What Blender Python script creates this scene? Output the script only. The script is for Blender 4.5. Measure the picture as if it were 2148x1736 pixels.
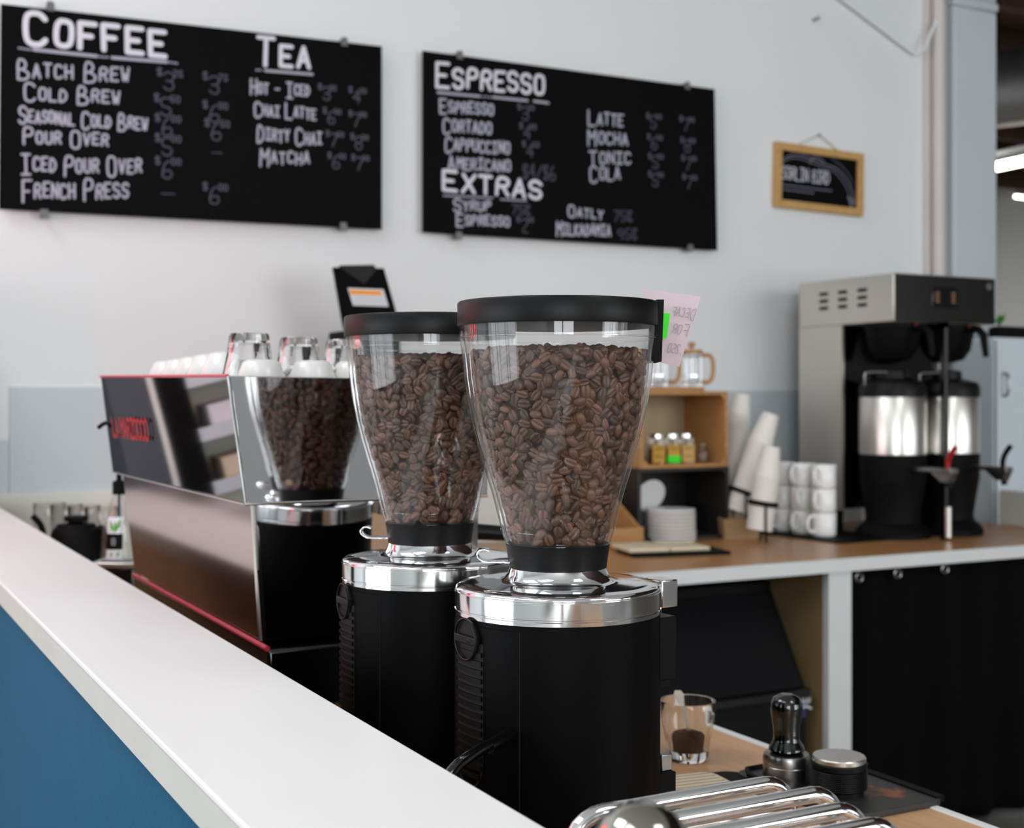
import bpy, bmesh, math, random
from mathutils import Vector, Matrix
random.seed(7)
PI = math.pi
sc = bpy.context.scene
for o in list(bpy.data.objects): bpy.data.objects.remove(o, do_unlink=True)
COL = sc.collection

# ------------------------------------------------------------------ camera
FPX, W, H, HORIZON, EYE = 2750.0, 2148, 1736, 840.0, 1.38
YAW = math.atan(1456.0 / FPX)
SN, CS = math.sin(YAW), math.cos(YAW)
cam = bpy.data.cameras.new('camera'); camo = bpy.data.objects.new('camera', cam); COL.objects.link(camo)
cam.sensor_width = 36.0; cam.lens = 36.0 * FPX / W; cam.shift_y = -(868 - HORIZON) / W
camo.location = (0, 0, EYE); camo.rotation_euler = (PI / 2, 0, -YAW)
cam.clip_start = 0.05; cam.clip_end = 100
cam.dof.use_dof = True; cam.dof.focus_distance = 1.17; cam.dof.aperture_fstop = 7.5; cam.dof.aperture_blades = 8
sc.camera = camo

# ------------------------------------------------------------------ world, lights, exposure
world = bpy.data.worlds.new('world'); sc.world = world; world.use_nodes = True
bg = world.node_tree.nodes['Background']; bg.inputs[0].default_value = (0.80, 0.90, 1.0, 1); bg.inputs[1].default_value = 1.2
vs = sc.view_settings; vs.view_transform = 'Standard'; vs.look = 'None'; vs.gamma = 1.0; vs.use_curve_mapping = False
vs.exposure = 0.0
cy = sc.cycles
cy.max_bounces = 9; cy.diffuse_bounces = 4; cy.glossy_bounces = 5; cy.transmission_bounces = 8; cy.transparent_max_bounces = 24
cy.use_denoising = True; cy.caustics_reflective = False; cy.caustics_refractive = False; cy.sample_clamp_indirect = 6.0
cy.use_adaptive_sampling = True; cy.adaptive_threshold = 0.02

def area(name, loc, direction, sx, sy, power, color=(1, 1, 1)):
    l = bpy.data.lights.new(name, 'AREA'); l.shape = 'RECTANGLE'; l.size = sx; l.size_y = sy; l.energy = power; l.color = color
    o = bpy.data.objects.new(name, l); COL.objects.link(o); o.location = loc
    o.rotation_euler = Vector(direction).to_track_quat('-Z', 'Y').to_euler()
    return o
# daylight entering through the big windows
for wx_, e_ in ((-2.1, 205), (4.8, 180), (8.4, 50)): area('daylight_front', (wx_, -5.05, 2.1), (0, 1, -0.05), 2.9, 2.9, e_, (0.95, 0.98, 1.0))
area('daylight_left', (-4.65, 1.85, 1.7), (1, 0, -0.03), 3.6, 2.9, 120, (0.93, 0.97, 1.0))
OVERHEAD = [(-1.3, 0.3), (-1.3, 2.4), (1.9, -1.2)]  # unseen overhead lights, added to brighten the ledge
for (sx_, sy_), e_ in zip(OVERHEAD, (30, 66, 44)): area('overhead_fill', (sx_, sy_, 4.28), (0, 0, -1), 1.1, 1.7, e_, (0.96, 0.985, 1.0))
STRIPS = [(7.0, 8.0), (7.0, 12.5)]
for sx_, sy_ in STRIPS: area('strip_glow', (sx_, sy_, 3.88), (0, 0, -1), 1.4, 0.16, 260, (1.0, 0.97, 0.92))

# ------------------------------------------------------------------ pixel helpers (photo pixel -> point in the place)
def ray(px, py):
    a, b = (px - W / 2) / FPX, (py - HORIZON) / FPX
    return Vector((SN + CS * a, CS - SN * a, -b))
ORI = Vector((0, 0, EYE))
def at(px, py, D): return ORI + ray(px, py) * D
def ony(px, py, y): d = ray(px, py); return ORI + d * (y / d.y)
def onx(px, py, x): d = ray(px, py); return ORI + d * (x / d.x)
def onz(px, py, z): d = ray(px, py); return ORI + d * ((z - EYE) / d.z)

# ------------------------------------------------------------------ materials
def lin(c):
    if isinstance(c, str):
        c = c.lstrip('#'); c = [int(c[i:i + 2], 16) / 255 for i in (0, 2, 4)]
    return tuple((v / 12.92 if v <= 0.04045 else ((v + 0.055) / 1.055) ** 2.4) for v in c) + (1.0,)
M = {}
def mat(name, color, rough=0.5, metal=0.0, bump=0.0, bscale=200.0, var=0.0, vscale=6.0, emit=None, estr=0.0, coat=0.0, stretch=None, color2=None, spec=None, rvar=0.0):
    m = bpy.data.materials.new(name); m.use_nodes = True; nt = m.node_tree; b = nt.nodes['Principled BSDF']
    c = lin(color); b.inputs['Base Color'].default_value = c
    b.inputs['Roughness'].default_value = rough; b.inputs['Metallic'].default_value = metal
    if spec is not None: b.inputs['Specular IOR Level'].default_value = spec
    if coat: b.inputs['Coat Weight'].default_value = coat; b.inputs['Coat Roughness'].default_value = 0.05
    tc = nt.nodes.new('ShaderNodeTexCoord'); mp = nt.nodes.new('ShaderNodeMapping'); nt.links.new(tc.outputs['Object'], mp.inputs['Vector'])
    if stretch: mp.inputs['Scale'].default_value = stretch
    if var or color2:
        n = nt.nodes.new('ShaderNodeTexNoise'); n.inputs['Scale'].default_value = vscale; n.inputs['Detail'].default_value = 6
        nt.links.new(mp.outputs['Vector'], n.inputs['Vector'])
        r = nt.nodes.new('ShaderNodeValToRGB'); nt.links.new(n.outputs['Fac'], r.inputs['Fac'])
        r.color_ramp.elements[0].position = 0.3; r.color_ramp.elements[1].position = 0.7
        c2 = lin(color2) if color2 else tuple(v * (1 - var) for v in c[:3]) + (1,)
        r.color_ramp.elements[0].color = c2; r.color_ramp.elements[1].color = c
        nt.links.new(r.outputs['Color'], b.inputs['Base Color'])
        if rvar:
            mr = nt.nodes.new('ShaderNodeMapRange'); nt.links.new(n.outputs['Fac'], mr.inputs['Value'])
            mr.inputs['To Min'].default_value = rough - rvar; mr.inputs['To Max'].default_value = rough + rvar
            nt.links.new(mr.outputs['Result'], b.inputs['Roughness'])
    if bump:
        n2 = nt.nodes.new('ShaderNodeTexNoise'); n2.inputs['Scale'].default_value = bscale; n2.inputs['Detail'].default_value = 3
        nt.links.new(mp.outputs['Vector'], n2.inputs['Vector'])
        bu = nt.nodes.new('ShaderNodeBump'); bu.inputs['Strength'].default_value = bump; bu.inputs['Distance'].default_value = 0.002
        nt.links.new(n2.outputs['Fac'], bu.inputs['Height']); nt.links.new(bu.outputs['Normal'], b.inputs['Normal'])
    if emit: b.inputs['Emission Color'].default_value = lin(emit); b.inputs['Emission Strength'].default_value = estr
    M[name] = m; return m
def clear(name, tint=(1, 1, 1), rough=0.02, ior=1.45, dust=0.0):
    # thin clear wall: mirror reflection by the Fresnel law over straight transmission
    m = bpy.data.materials.new(name); m.use_nodes = True; nt = m.node_tree; nt.nodes.clear()
    out = nt.nodes.new('ShaderNodeOutputMaterial'); mx = nt.nodes.new('ShaderNodeMixShader')
    tr = nt.nodes.new('ShaderNodeBsdfTransparent'); tr.inputs[0].default_value = tuple(tint) + (1,)
    gl = nt.nodes.new('ShaderNodeBsdfGlossy'); gl.inputs['Roughness'].default_value = rough
    geo = nt.nodes.new('ShaderNodeNewGeometry'); mr = nt.nodes.new('ShaderNodeMapRange')
    mr.inputs['To Min'].default_value = ior; mr.inputs['To Max'].default_value = 1 / ior
    nt.links.new(geo.outputs['Backfacing'], mr.inputs['Value'])
    fr = nt.nodes.new('ShaderNodeFresnel'); nt.links.new(mr.outputs['Result'], fr.inputs['IOR'])
    nt.links.new(fr.outputs[0], mx.inputs[0]); nt.links.new(tr.outputs[0], mx.inputs[1]); nt.links.new(gl.outputs[0], mx.inputs[2])
    last = mx
    if dust:
        df = nt.nodes.new('ShaderNodeBsdfDiffuse'); df.inputs[0].default_value = (0.75, 0.72, 0.70, 1)
        tc = nt.nodes.new('ShaderNodeTexCoord'); n = nt.nodes.new('ShaderNodeTexNoise'); n.inputs['Scale'].default_value = 30; n.inputs['Detail'].default_value = 5
        nt.links.new(tc.outputs['Object'], n.inputs['Vector'])
        ml = nt.nodes.new('ShaderNodeMath'); ml.operation = 'MULTIPLY'; ml.inputs[1].default_value = dust * 2; nt.links.new(n.outputs['Fac'], ml.inputs[0])
        m2 = nt.nodes.new('ShaderNodeMixShader'); nt.links.new(ml.outputs[0], m2.inputs[0]); nt.links.new(mx.outputs[0], m2.inputs[1]); nt.links.new(df.outputs[0], m2.inputs[2]); last = m2
    nt.links.new(last.outputs[0], out.inputs[0]); M[name] = m; return m
def glass(name, color=(1, 1, 1), rough=0.0, ior=1.45):
    m = bpy.data.materials.new(name); m.use_nodes = True; b = m.node_tree.nodes['Principled BSDF']
    b.inputs['Base Color'].default_value = tuple(color) + (1,); b.inputs['Roughness'].default_value = rough
    b.inputs['IOR'].default_value = ior; b.inputs['Transmission Weight'].default_value = 1.0; M[name] = m; return m

mat('wall_paint', '#e3e5e6', 0.75, bump=0.12, bscale=90, var=0.03, vscale=1.5)
mat('grey_panel', '#c3c9ce', 0.42, var=0.03, vscale=3)
mat('white_board', '#dcdcd6', 0.5, var=0.03)
mat('column_paint', '#c3cace', 0.6, bump=0.1, bscale=60, var=0.05, vscale=3)
mat('column_trim', '#d2ccc8', 0.6, var=0.06, vscale=5)
mat('ceiling_wood', '#4a2f22', 0.8, var=0.4, vscale=5, stretch=(1, 12, 1))
mat('ceiling_white', '#d9dbd9', 0.8)
mat('floor_concrete', '#6b675f', 0.5, var=0.2, vscale=2)
mat('ledge_white', '#e9e7e6', 0.42, var=0.015, vscale=4)
mat('ledge_edge', '#c4c4be', 0.5, var=0.05, vscale=12)
mat('teal_paint', '#005374', 0.6, spec=0.2, bump=0.25, bscale=260, var=0.08, vscale=20)
mat('knee_wood', '#cfa57c', 0.6, var=0.25, vscale=8, stretch=(1, 1, 6))
mat('counter_wood', '#cd9f76', 0.38, color2='#bd8e66', vscale=7, stretch=(14, 1.2, 14), bump=0.05, bscale=300, rvar=0.06)
mat('back_counter_wood', '#b98859', 0.32, color2='#a77649', vscale=7, stretch=(1.2, 14, 14), rvar=0.06)
mat('edge_white', '#dfe0de', 0.45, var=0.04, vscale=10)
mat('support_tan', '#9a8058', 0.6, var=0.15, vscale=6)
mat('crate_wood', '#b98a58', 0.5, color2='#a8763f', vscale=9, stretch=(1, 8, 8))
mat('crate_back', '#b9a380', 0.6, var=0.12, vscale=8)
mat('dark_wood', '#26221f', 0.55, var=0.4, vscale=8, stretch=(1, 6, 6))
mat('frame_wood', '#c79c60', 0.5, color2='#b78a4e', vscale=12, stretch=(4, 1, 4))
mat('press_wood', '#b98748', 0.45, var=0.15, vscale=20)
mat('black_body', '#040405', 0.5, spec=0.07, bump=0.10, bscale=900, var=0.1, vscale=40)
mat('black_satin', '#0a0a0b', 0.42, spec=0.2, bump=0.05, bscale=700)
mat('black_matte', '#050505', 0.6, spec=0.13, bump=0.05, bscale=300)
mat('black_gloss', '#060607', 0.12, coat=0.5)
mat('black_seam', '#020202', 0.8)
mat('grey_plastic', '#080808', 0.45, spec=0.2)
mat('chrome', '#e4e4e6', 0.07, 1.0)
mat('polished', '#dcdcdc', 0.10, 1.0, bump=0.02, bscale=40, stretch=(1, 1, 0.05))
mat('mirror_steel', '#c9c9cb', 0.035, 1.0)
mat('brushed_steel', '#dcd8d2', 0.30, 1.0, bump=0.05, bscale=120, stretch=(1, 1, 30))
mat('panel_steel', '#d8d3cc', 0.48, 1.0)
mat('soft_steel', '#c9b9b6', 0.13, 1.0)
mat('worn_steel', '#a8a6a4', 0.28, 1.0, var=0.3, vscale=60)
mat('brewer_front_steel', '#4c4a48', 0.22, 1.0)  # dark reflection on the brewer's front, put into the steel colour
mat('red_line', '#c23a50', 0.3)  # red of the thin lines along the espresso machine's back
mat('red_plastic', '#a3101c', 0.3)
mat('orange_plastic', '#8a3018', 0.4)
mat('dome_metal', '#a5a29a', 0.10, 1.0)
mat('board_black', '#09080a', 0.6, var=0.2, vscale=2, spec=0.06)
mat('chalk_white', '#d3d3dc', 0.8)
mat('chalk_soft', '#a9a9b8', 0.8)
mat('chalk_dim', '#4c4c5c', 0.8)
mat('chalk_mid', '#787888', 0.8)
mat('ceramic', '#f1f0ee', 0.22)
mat('cup_glaze', '#cfccc9', 0.25)
mat('paper_cup', '#e6e1da', 0.65)
mat('paper', '#cbb9c0', 0.7, var=0.04, vscale=8)
mat('pencil', '#a5939b', 0.8)
mat('green_paper', '#2fe016', 0.6)
mat('kraft', '#a58661', 0.75, var=0.1, vscale=15)
mat('kraft_dark', '#7d6246', 0.8)
mat('cream_cover', '#d8c9ae', 0.6)
mat('yellow_label', '#c08f28', 0.6)
mat('tan_label', '#c29a58', 0.6)
mat('label_ink', '#5c4312', 0.7)
mat('label_white', '#dcdde3', 0.5)
mat('label_orange', '#e8930c', 0.5)
mat('label_lines', '#a9abb3', 0.6)
mat('leaf_green', '#3f8a2a', 0.5)
mat('label_green', '#5fae3f', 0.5)
mat('amber_light', '#8a5f45', 0.4, emit='#ff9a50', estr=0.02)
mat('curtain_black', '#050506', 0.9, spec=0.1, bump=0.2, bscale=400)
mat('ice_black', '#101013', 0.5, spec=0.15, var=0.1)
mat('blue_badge', '#1d2c66', 0.4)
mat('rope', '#b9ab8a', 0.8)
mat('coffee_powder', '#4a2c18', 0.95, bump=0.8, bscale=500)
mat('cream_rib', '#d7c7ad', 0.5)
mat('duct_metal', '#7d7f82', 0.45, 0.8, var=0.2, vscale=4)
mat('lamp_tube', '#ffffff', 0.4, emit='#fff2d8', estr=9.0)
mat('neon_red', '#ff4050', 0.4, emit='#ff2236', estr=24.0)
mat('clip_grey', '#66666a', 0.45)
mat('soil', '#1c1712', 0.9)
mat('pipe_grey', '#5e5a5c', 0.4)
mat('window_frame', '#35322f', 0.5)
mat('cabinet_white', '#d3dde3', 0.5, var=0.02)
mat('case_grey', '#3a3c47', 0.5)
mat('case_shelf', '#d9d4c4', 0.5)
clear('hopper_clear', (0.985, 0.982, 0.98), 0.015, 1.47, dust=0.005)
clear('thin_clear', (0.97, 0.975, 0.975), 0.01, 1.45)
glass('glass')

# coffee bean: brown with a per-bean shade
m = bpy.data.materials.new('bean'); m.use_nodes = True; nt = m.node_tree; b = nt.nodes['Principled BSDF']
b.inputs['Roughness'].default_value = 0.42
va = nt.nodes.new('ShaderNodeAttribute'); va.attribute_name = 'shade'
rp = nt.nodes.new('ShaderNodeValToRGB'); nt.links.new(va.outputs['Fac'], rp.inputs['Fac'])
rp.color_ramp.elements[0].color = lin('#3a2416'); rp.color_ramp.elements[1].color = lin('#6d4836')
e = rp.color_ramp.elements.new(0.985); e.color = lin('#6d4836'); e = rp.color_ramp.elements.new(0.99); e.color = lin('#b98f55')
rp.color_ramp.elements[-1].color = lin('#b98f55')
nt.links.new(rp.outputs['Color'], b.inputs['Base Color']); M['bean'] = m

# rusty powder on the tamping mat
m = mat('tamp_mat', '#1a1a1b', 0.5, bump=0.1, bscale=300); nt = m.node_tree; b = nt.nodes['Principled BSDF']
tc = nt.nodes.new('ShaderNodeTexCoord'); gr = nt.nodes.new('ShaderNodeTexNoise'); gr.inputs['Scale'].default_value = 55; gr.inputs['Detail'].default_value = 8
nt.links.new(tc.outputs['Object'], gr.inputs['Vector'])
sp = nt.nodes.new('ShaderNodeVectorMath'); sp.operation = 'DISTANCE'; sp.inputs[1].default_value = (0.105, 0.055, 0.008); nt.links.new(tc.outputs['Object'], sp.inputs[0])
mr = nt.nodes.new('ShaderNodeMapRange'); mr.inputs['From Min'].default_value = 0.015; mr.inputs['From Max'].default_value = 0.06; mr.inputs['To Min'].default_value = 0.22; mr.inputs['To Max'].default_value = -0.2
nt.links.new(sp.outputs['Value'], mr.inputs['Value'])
ad = nt.nodes.new('ShaderNodeMath'); ad.operation = 'ADD'; nt.links.new(gr.outputs['Fac'], ad.inputs[0]); nt.links.new(mr.outputs['Result'], ad.inputs[1])
rp = nt.nodes.new('ShaderNodeValToRGB'); rp.color_ramp.elements[0].position = 0.6; rp.color_ramp.elements[1].position = 0.75
rp.color_ramp.elements[0].color = lin('#2a2725'); rp.color_ramp.elements[1].color = lin('#7a4326'); nt.links.new(ad.outputs[0], rp.inputs['Fac']); nt.links.new(rp.outputs['Color'], b.inputs['Base Color'])

# ------------------------------------------------------------------ mesh builder
class MB:
    def __init__(s): s.v = []; s.f = []
    def add(s, vs, fs):
        k = len(s.v); s.v += [tuple(v) for v in vs]; s.f += [tuple(i + k for i in f) for f in fs]; return s
    def hexa(s, p):   # 4 bottom points ccw, 4 top points
        return s.add(p, [(3, 2, 1, 0), (4, 5, 6, 7), (0, 1, 5, 4), (1, 2, 6, 5), (2, 3, 7, 6), (3, 0, 4, 7)])
    def box(s, x0, x1, y0, y1, z0, z1):
        return s.hexa([(x0, y0, z0), (x1, y0, z0), (x1, y1, z0), (x0, y1, z0), (x0, y0, z1), (x1, y0, z1), (x1, y1, z1), (x0, y1, z1)])
    def slab(s, q, n, t):   # quad q thickened by t along -n
        n = Vector(n).normalized() * t; q = [Vector(p) for p in q]
        return s.hexa([p - n for p in q] + q)
    def lathe(s, prof, seg=48, c=(0, 0, 0), a0=0.0, a1=2 * PI, scale=(1, 1)):
        full = abs(a1 - a0 - 2 * PI) < 1e-6; n = seg if full else seg + 1; vs = []; fs = []
        for (r, z) in prof:
            for i in range(n):
                a = a0 + (a1 - a0) * i / seg
                vs.append((c[0] + r * scale[0] * math.cos(a), c[1] + r * scale[1] * math.sin(a), c[2] + z))
        for j in range(len(prof) - 1):
            for i in range(seg):
                k = (i + 1) % n if full else i + 1
                fs.append((j * n + i, j * n + k, (j + 1) * n + k, (j + 1) * n + i))
        if full:
            if prof[0][0] > 1e-5: fs.append(tuple(range(n - 1, -1, -1)))
            if prof[-1][0] > 1e-5: fs.append(tuple((len(prof) - 1) * n + i for i in range(n)))
        return s.add(vs, fs)
    def shell(s, prof, seg=48, c=(0, 0, 0), scale=(1, 1)):   # closed profile loop, no caps (solid of revolution)
        n = seg; vs = []; fs = []; L = len(prof)
        for (r, z) in prof:
            for i in range(n):
                a = 2 * PI * i / n; vs.append((c[0] + r * scale[0] * math.cos(a), c[1] + r * scale[1] * math.sin(a), c[2] + z))
        for j in range(L):
            for i in range(n):
                k = (i + 1) % n; jj = (j + 1) % L
                fs.append((j * n + i, j * n + k, jj * n + k, jj * n + i))
        return s.add(vs, fs)
    def cyl(s, p, q, r, seg=20, r2=None):
        return s.tube([p, q], [r, r if r2 is None else r2], seg)
    def tube(s, path, r, seg=10, closed=False):
        P = [Vector(p) for p in path]; n = len(P); R = r if isinstance(r, (list, tuple)) else [r] * n
        vs = []; fs = []; up = None
        for i in range(n):
            if closed: t = (P[(i + 1) % n] - P[i - 1]).normalized()
            else: t = ((P[i + 1] if i < n - 1 else P[i]) - (P[i - 1] if i > 0 else P[i])).normalized()
            if up is None:
                up = Vector((0, 0, 1)) if abs(t.z) < 0.9 else Vector((1, 0, 0))
            u = (up - t * up.dot(t)).normalized(); w = t.cross(u); up = u
            for k in range(seg):
                a = 2 * PI * k / seg; vs.append(P[i] + (u * math.cos(a) + w * math.sin(a)) * R[i])
        for i in range(n if closed else n - 1):
            j = (i + 1) % n
            for k in range(seg):
                l = (k + 1) % seg; fs.append((i * seg + k, i * seg + l, j * seg + l, j * seg + k))
        if not closed: fs.append(tuple(range(seg - 1, -1, -1))); fs.append(tuple((n - 1) * seg + k for k in range(seg)))
        return s.add(vs, fs)
    def sphere(s, c, r, seg=24, rings=12, sc3=(1, 1, 1), z0=-1.0, z1=1.0):
        a0, a1 = math.asin(z0), math.asin(z1); vs = []; fs = []
        for j in range(rings + 1):
            a = a0 + (a1 - a0) * j / rings
            for i in range(seg):
                t = 2 * PI * i / seg
                vs.append((c[0] + r * sc3[0] * math.cos(a) * math.cos(t), c[1] + r * sc3[1] * math.cos(a) * math.sin(t), c[2] + r * sc3[2] * math.sin(a)))
        for j in range(rings):
            for i in range(seg):
                k = (i + 1) % seg; fs.append((j * seg + i, j * seg + k, (j + 1) * seg + k, (j + 1) * seg + i))
        return s.add(vs, fs)
    def prism(s, poly, o, u, v, n, t):   # 2d polygon in plane o,u,v extruded by t along n
        o, u, v, n = Vector(o), Vector(u), Vector(v), Vector(n) * t; k = len(poly)
        a = [o + u * x + v * y for x, y in poly]; b = [p + n for p in a]
        return s.add(a + b, [tuple(range(k - 1, -1, -1)), tuple(range(k, 2 * k))] + [(i, (i + 1) % k, k + (i + 1) % k, k + i) for i in range(k)])
    def build(s, name, m, parent=None, loc=None, bevel=0.0, smooth=35, segs=2, recalc=True):
        me = bpy.data.meshes.new(name); me.from_pydata(s.v, [], s.f); me.validate()
        if recalc:
            bm = bmesh.new(); bm.from_mesh(me); bmesh.ops.remove_doubles(bm, verts=bm.verts, dist=1e-6)
            bmesh.ops.recalc_face_normals(bm, faces=bm.faces); bm.to_mesh(me); bm.free()
        me.polygons.foreach_set('use_smooth', [True] * len(me.polygons)); me.set_sharp_from_angle(angle=math.radians(smooth))
        me.materials.append(M[m]); o = bpy.data.objects.new(name, me); COL.objects.link(o)
        if parent is not None: o.parent = parent
        if loc is not None: o.location = loc
        if bevel:
            b = o.modifiers.new('bevel', 'BEVEL'); b.width = bevel; b.segments = segs; b.limit_method = 'ANGLE'; b.angle_limit = math.radians(40); b.harden_normals = False
        return o
def rrect(w, h, r, n=5):
    p = []
    for cx, cyy, a in ((w / 2 - r, h / 2 - r, 0), (-w / 2 + r, h / 2 - r, PI / 2), (-w / 2 + r, -h / 2 + r, PI), (w / 2 - r, -h / 2 + r, 1.5 * PI)):
        for i in range(n + 1): p.append((cx + r * math.cos(a + PI / 2 * i / n), cyy + r * math.sin(a + PI / 2 * i / n)))
    return p
def smoothpath(P, k=2):
    P = [Vector(p) for p in P]
    for _ in range(k):
        Q = [P[0]]
        for a, b in zip(P[:-1], P[1:]): Q += [a * 0.75 + b * 0.25, a * 0.25 + b * 0.75]
        Q.append(P[-1]); P = Q
    return P
def tag(o, label=None, cat=None, group=None, kind=None):
    if label: o['label'] = label
    if cat: o['category'] = cat
    if group: o['group'] = group
    if kind: o['kind'] = kind
    return o
def thing(name, label, cat, loc=(0, 0, 0), rot=(0, 0, 0), group=None):
    o = bpy.data.objects.new(name, None); o.empty_display_size = 0.05; COL.objects.link(o); o.location = loc; o.rotation_euler = rot
    return tag(o, label, cat, group)
def struct(name, mb, m, label=None, parent=None, **k):
    o = mb.build(name, m, parent, **k)
    if parent is None:
        o['kind'] = 'structure'; o['label'] = label or name.replace('_', ' '); o['category'] = name.split('_')[0]
    return o
def dup(root, loc, rot=None, label=None, group=None):
    r = root.copy(); COL.objects.link(r); r.location = loc
    if rot is not None: r.rotation_euler = rot
    if label: r['label'] = label
    if group: r['group'] = group
    for ch in list(root.children):
        c = ch.copy(); COL.objects.link(c); c.parent = r
        for g in list(ch.children):
            d = g.copy(); COL.objects.link(d); d.parent = c
    return r

# ------------------------------------------------------------------ hand lettering (single-stroke letters drawn with a round pen)
GL = {'A': '00 26 40;12 32', 'B': '00 06 26 35 34 23 03;23 42 41 30 00', 'C': '45 36 16 05 01 10 30 41', 'D': '00 06 26 44 42 20 00',
      'E': '46 06 00 40;03 33', 'F': '46 06 00;03 33', 'G': '45 36 16 05 01 10 30 41 43 23', 'H': '00 06;40 46;03 43', 'I': '06 46;26 20;00 40',
      'J': '46 41 30 10 01', 'K': '00 06;46 03 40', 'L': '06 00 40', 'M': '00 06 23 46 40', 'N': '00 06 40 46', 'O': '16 05 01 10 30 41 45 36 16',
      'P': '00 06 36 45 44 33 03', 'R': '00 06 36 45 44 33 03;23 40', 'S': '45 36 16 05 04 13 33 42 41 30 10 01', 'T': '06 46;26 20',
      'U': '06 01 10 30 41 46', 'V': '06 20 46', 'W': '06 10 23 30 46', 'X': '00 46;06 40', 'Y': '06 23 46;23 20', 'Z': '06 46 00 40',
      '0': '16 05 01 10 30 41 45 36 16', '1': '15 26 20', '2': '05 16 36 45 44 00 40', '3': '05 16 36 45 44 33 13;33 42 41 30 10 01',
      '4': '36 02 42;35 30', '5': '46 06 03 33 42 41 30 10 01', '6': '36 15 01 10 30 41 42 33 02', '7': '06 46 10',
      '8': '13 04 05 16 36 45 44 33 13 02 01 10 30 41 42 33', '9': '44 33 13 04 05 16 36 45 44 30', '$': '45 36 16 05 04 13 33 42 41 30 10 01;26 20',
      'c': '45 36 16 05 01 10 30 41;26 20', '-': '13 33', '/': '00 46', 'i': '26 20', '.': '20 21', '&': '40 05 16 25 01 10 42'}
ROUND = set('BCDGJOPRSU2356890$c&')
def strokes(ch):
    out = []
    for s in GL[ch].split(';'):
        p = [Vector((int(a[0]) / 4, int(a[1]) / 6)) for a in s.split()]
        out.append(smoothpath(p, 2) if ch in ROUND else p)
    return out
PENS = 0
def pen(mb, pts, r, o, u, v, n, lift):
    global PENS
    o, u, v, n = Vector(o), Vector(u), Vector(v), Vector(n)
    for k, (x, y) in enumerate(pts):
        PENS += 1; lift_ = lift + (PENS % 37) * 8e-6
        c = o + u * x + v * y + n * lift_; m = 8
        mb.add([c + (u * math.cos(2 * PI * i / m) + v * math.sin(2 * PI * i / m)) * r for i in range(m)], [tuple(range(m))])
        if k:
            a = Vector((pts[k - 1][0], pts[k - 1][1])); b = Vector((x, y)); d = b - a
            if d.length < 1e-7: continue
            q = Vector((-d.y, d.x)).normalized() * r
            mb.add([o + u * p.x + v * p.y + n * (lift_ + 0.000004) for p in (a - q, b - q, b + q, a + q)], [(0, 1, 2, 3)])
def write(mb, text, o, u, v, n, width, height, r, first=1.0, rest=0.72, gap=0.28, lift=0.001, jit=0.05, drop=0.12, narrow=0.62):
    """text laid along u from o (baseline), filling width; initials taller than the rest"""
    items = []; x = 0.0; new = True
    for ch in text:
        if ch == ' ': x += 0.55; new = True; continue
        s = first if new else rest; w = narrow * s * (0.35 if ch in 'i.' else 1.0)
        items.append((ch, x, s, w, new)); x += w + gap * (0.8 if not new else 0.9); new = False
    x -= gap * 0.8; kx = width / x
    for ch, xx, s, w, nw in items:
        dy = (-drop * height * 0.5 if nw else (1 - s) * height * 0.35) + random.uniform(-jit, jit) * height
        sk = random.uniform(-0.06, 0.08)
        for st in strokes(ch):
            pen(mb, [(xx * kx + (p.x + sk * p.y) * w * kx, dy + p.y * s * height) for p in st], r, o, u, v, n, lift)

# ------------------------------------------------------------------ the room
CT, LT = 0.90, 1.11          # counter top and ledge top heights
WY = 4.0                     # the wall with the menu boards
ZC = 4.3
struct('floor', MB().box(-4.8, 14.2, -5.3, 18.2, -0.1, 0), 'floor_concrete', 'grey concrete floor')
def ceil_holes():
    mb = MB(); xs = sorted({-4.8, 4.04} | {v for x, y in OVERHEAD for v in (x - 0.55, x + 0.55)}); ys = sorted({-5.3, 4.15} | {v for x, y in OVERHEAD for v in (y - 0.85, y + 0.85)})
    for x0, x1 in zip(xs[:-1], xs[1:]):
        for y0, y1 in zip(ys[:-1], ys[1:]):
            cx, cyy = (x0 + x1) / 2, (y0 + y1) / 2
            if not any(abs(cx - x) < 0.55 and abs(cyy - y) < 0.85 for x, y in OVERHEAD): mb.box(x0, x1, y0, y1, ZC, ZC + 0.1)
    return mb
struct('ceiling', ceil_holes(), 'ceiling_white', 'white ceiling with openings for added lights over the bar')
struct('ceiling_far', MB().box(4.04, 14.2, -5.3, 18.2, ZC, ZC + 0.1).box(-4.8, 4.04, 4.15, 18.2, ZC, ZC + 0.1), 'ceiling_wood', 'dark wooden ceiling of the next room')
struct('wall_back', MB().box(-4.8, 4.04, WY, WY + 0.15, 0, ZC), 'wall_paint', 'white wall behind the menu boards')
def wall_with_windows(name, label, axis, pos, thick, span, wins, z0, z1):
    mb = MB(); edges = [span[0]] + [e for w in wins for e in w] + [span[1]]
    def b(a0, a1, q0, q1):
        if axis == 'y': mb.box(a0, a1, pos - thick, pos, q0, q1)
        else: mb.box(pos - thick, pos, a0, a1, q0, q1)
    b(span[0], span[1], 0, z0); b(span[0], span[1], z1, ZC)
    for i in range(0, len(edges), 2): b(edges[i], edges[i + 1], z0, z1)
    struct(name, mb, 'wall_paint', label)
FW = [(-3.6, -0.6), (3.3, 6.3), (6.9, 9.9)]; LW = [(0.05, 3.65)]
wall_with_windows('wall_front', 'white wall with the street windows', 'y', -5.0, 0.3, (-4.8, 14.2), FW, 0.6, 3.6)
wall_with_windows('wall_left', 'white wall with the side window', 'x', -4.5, 0.3, (-5.0, 4.15), LW, 0.25, 3.15)
wn = 0
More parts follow.
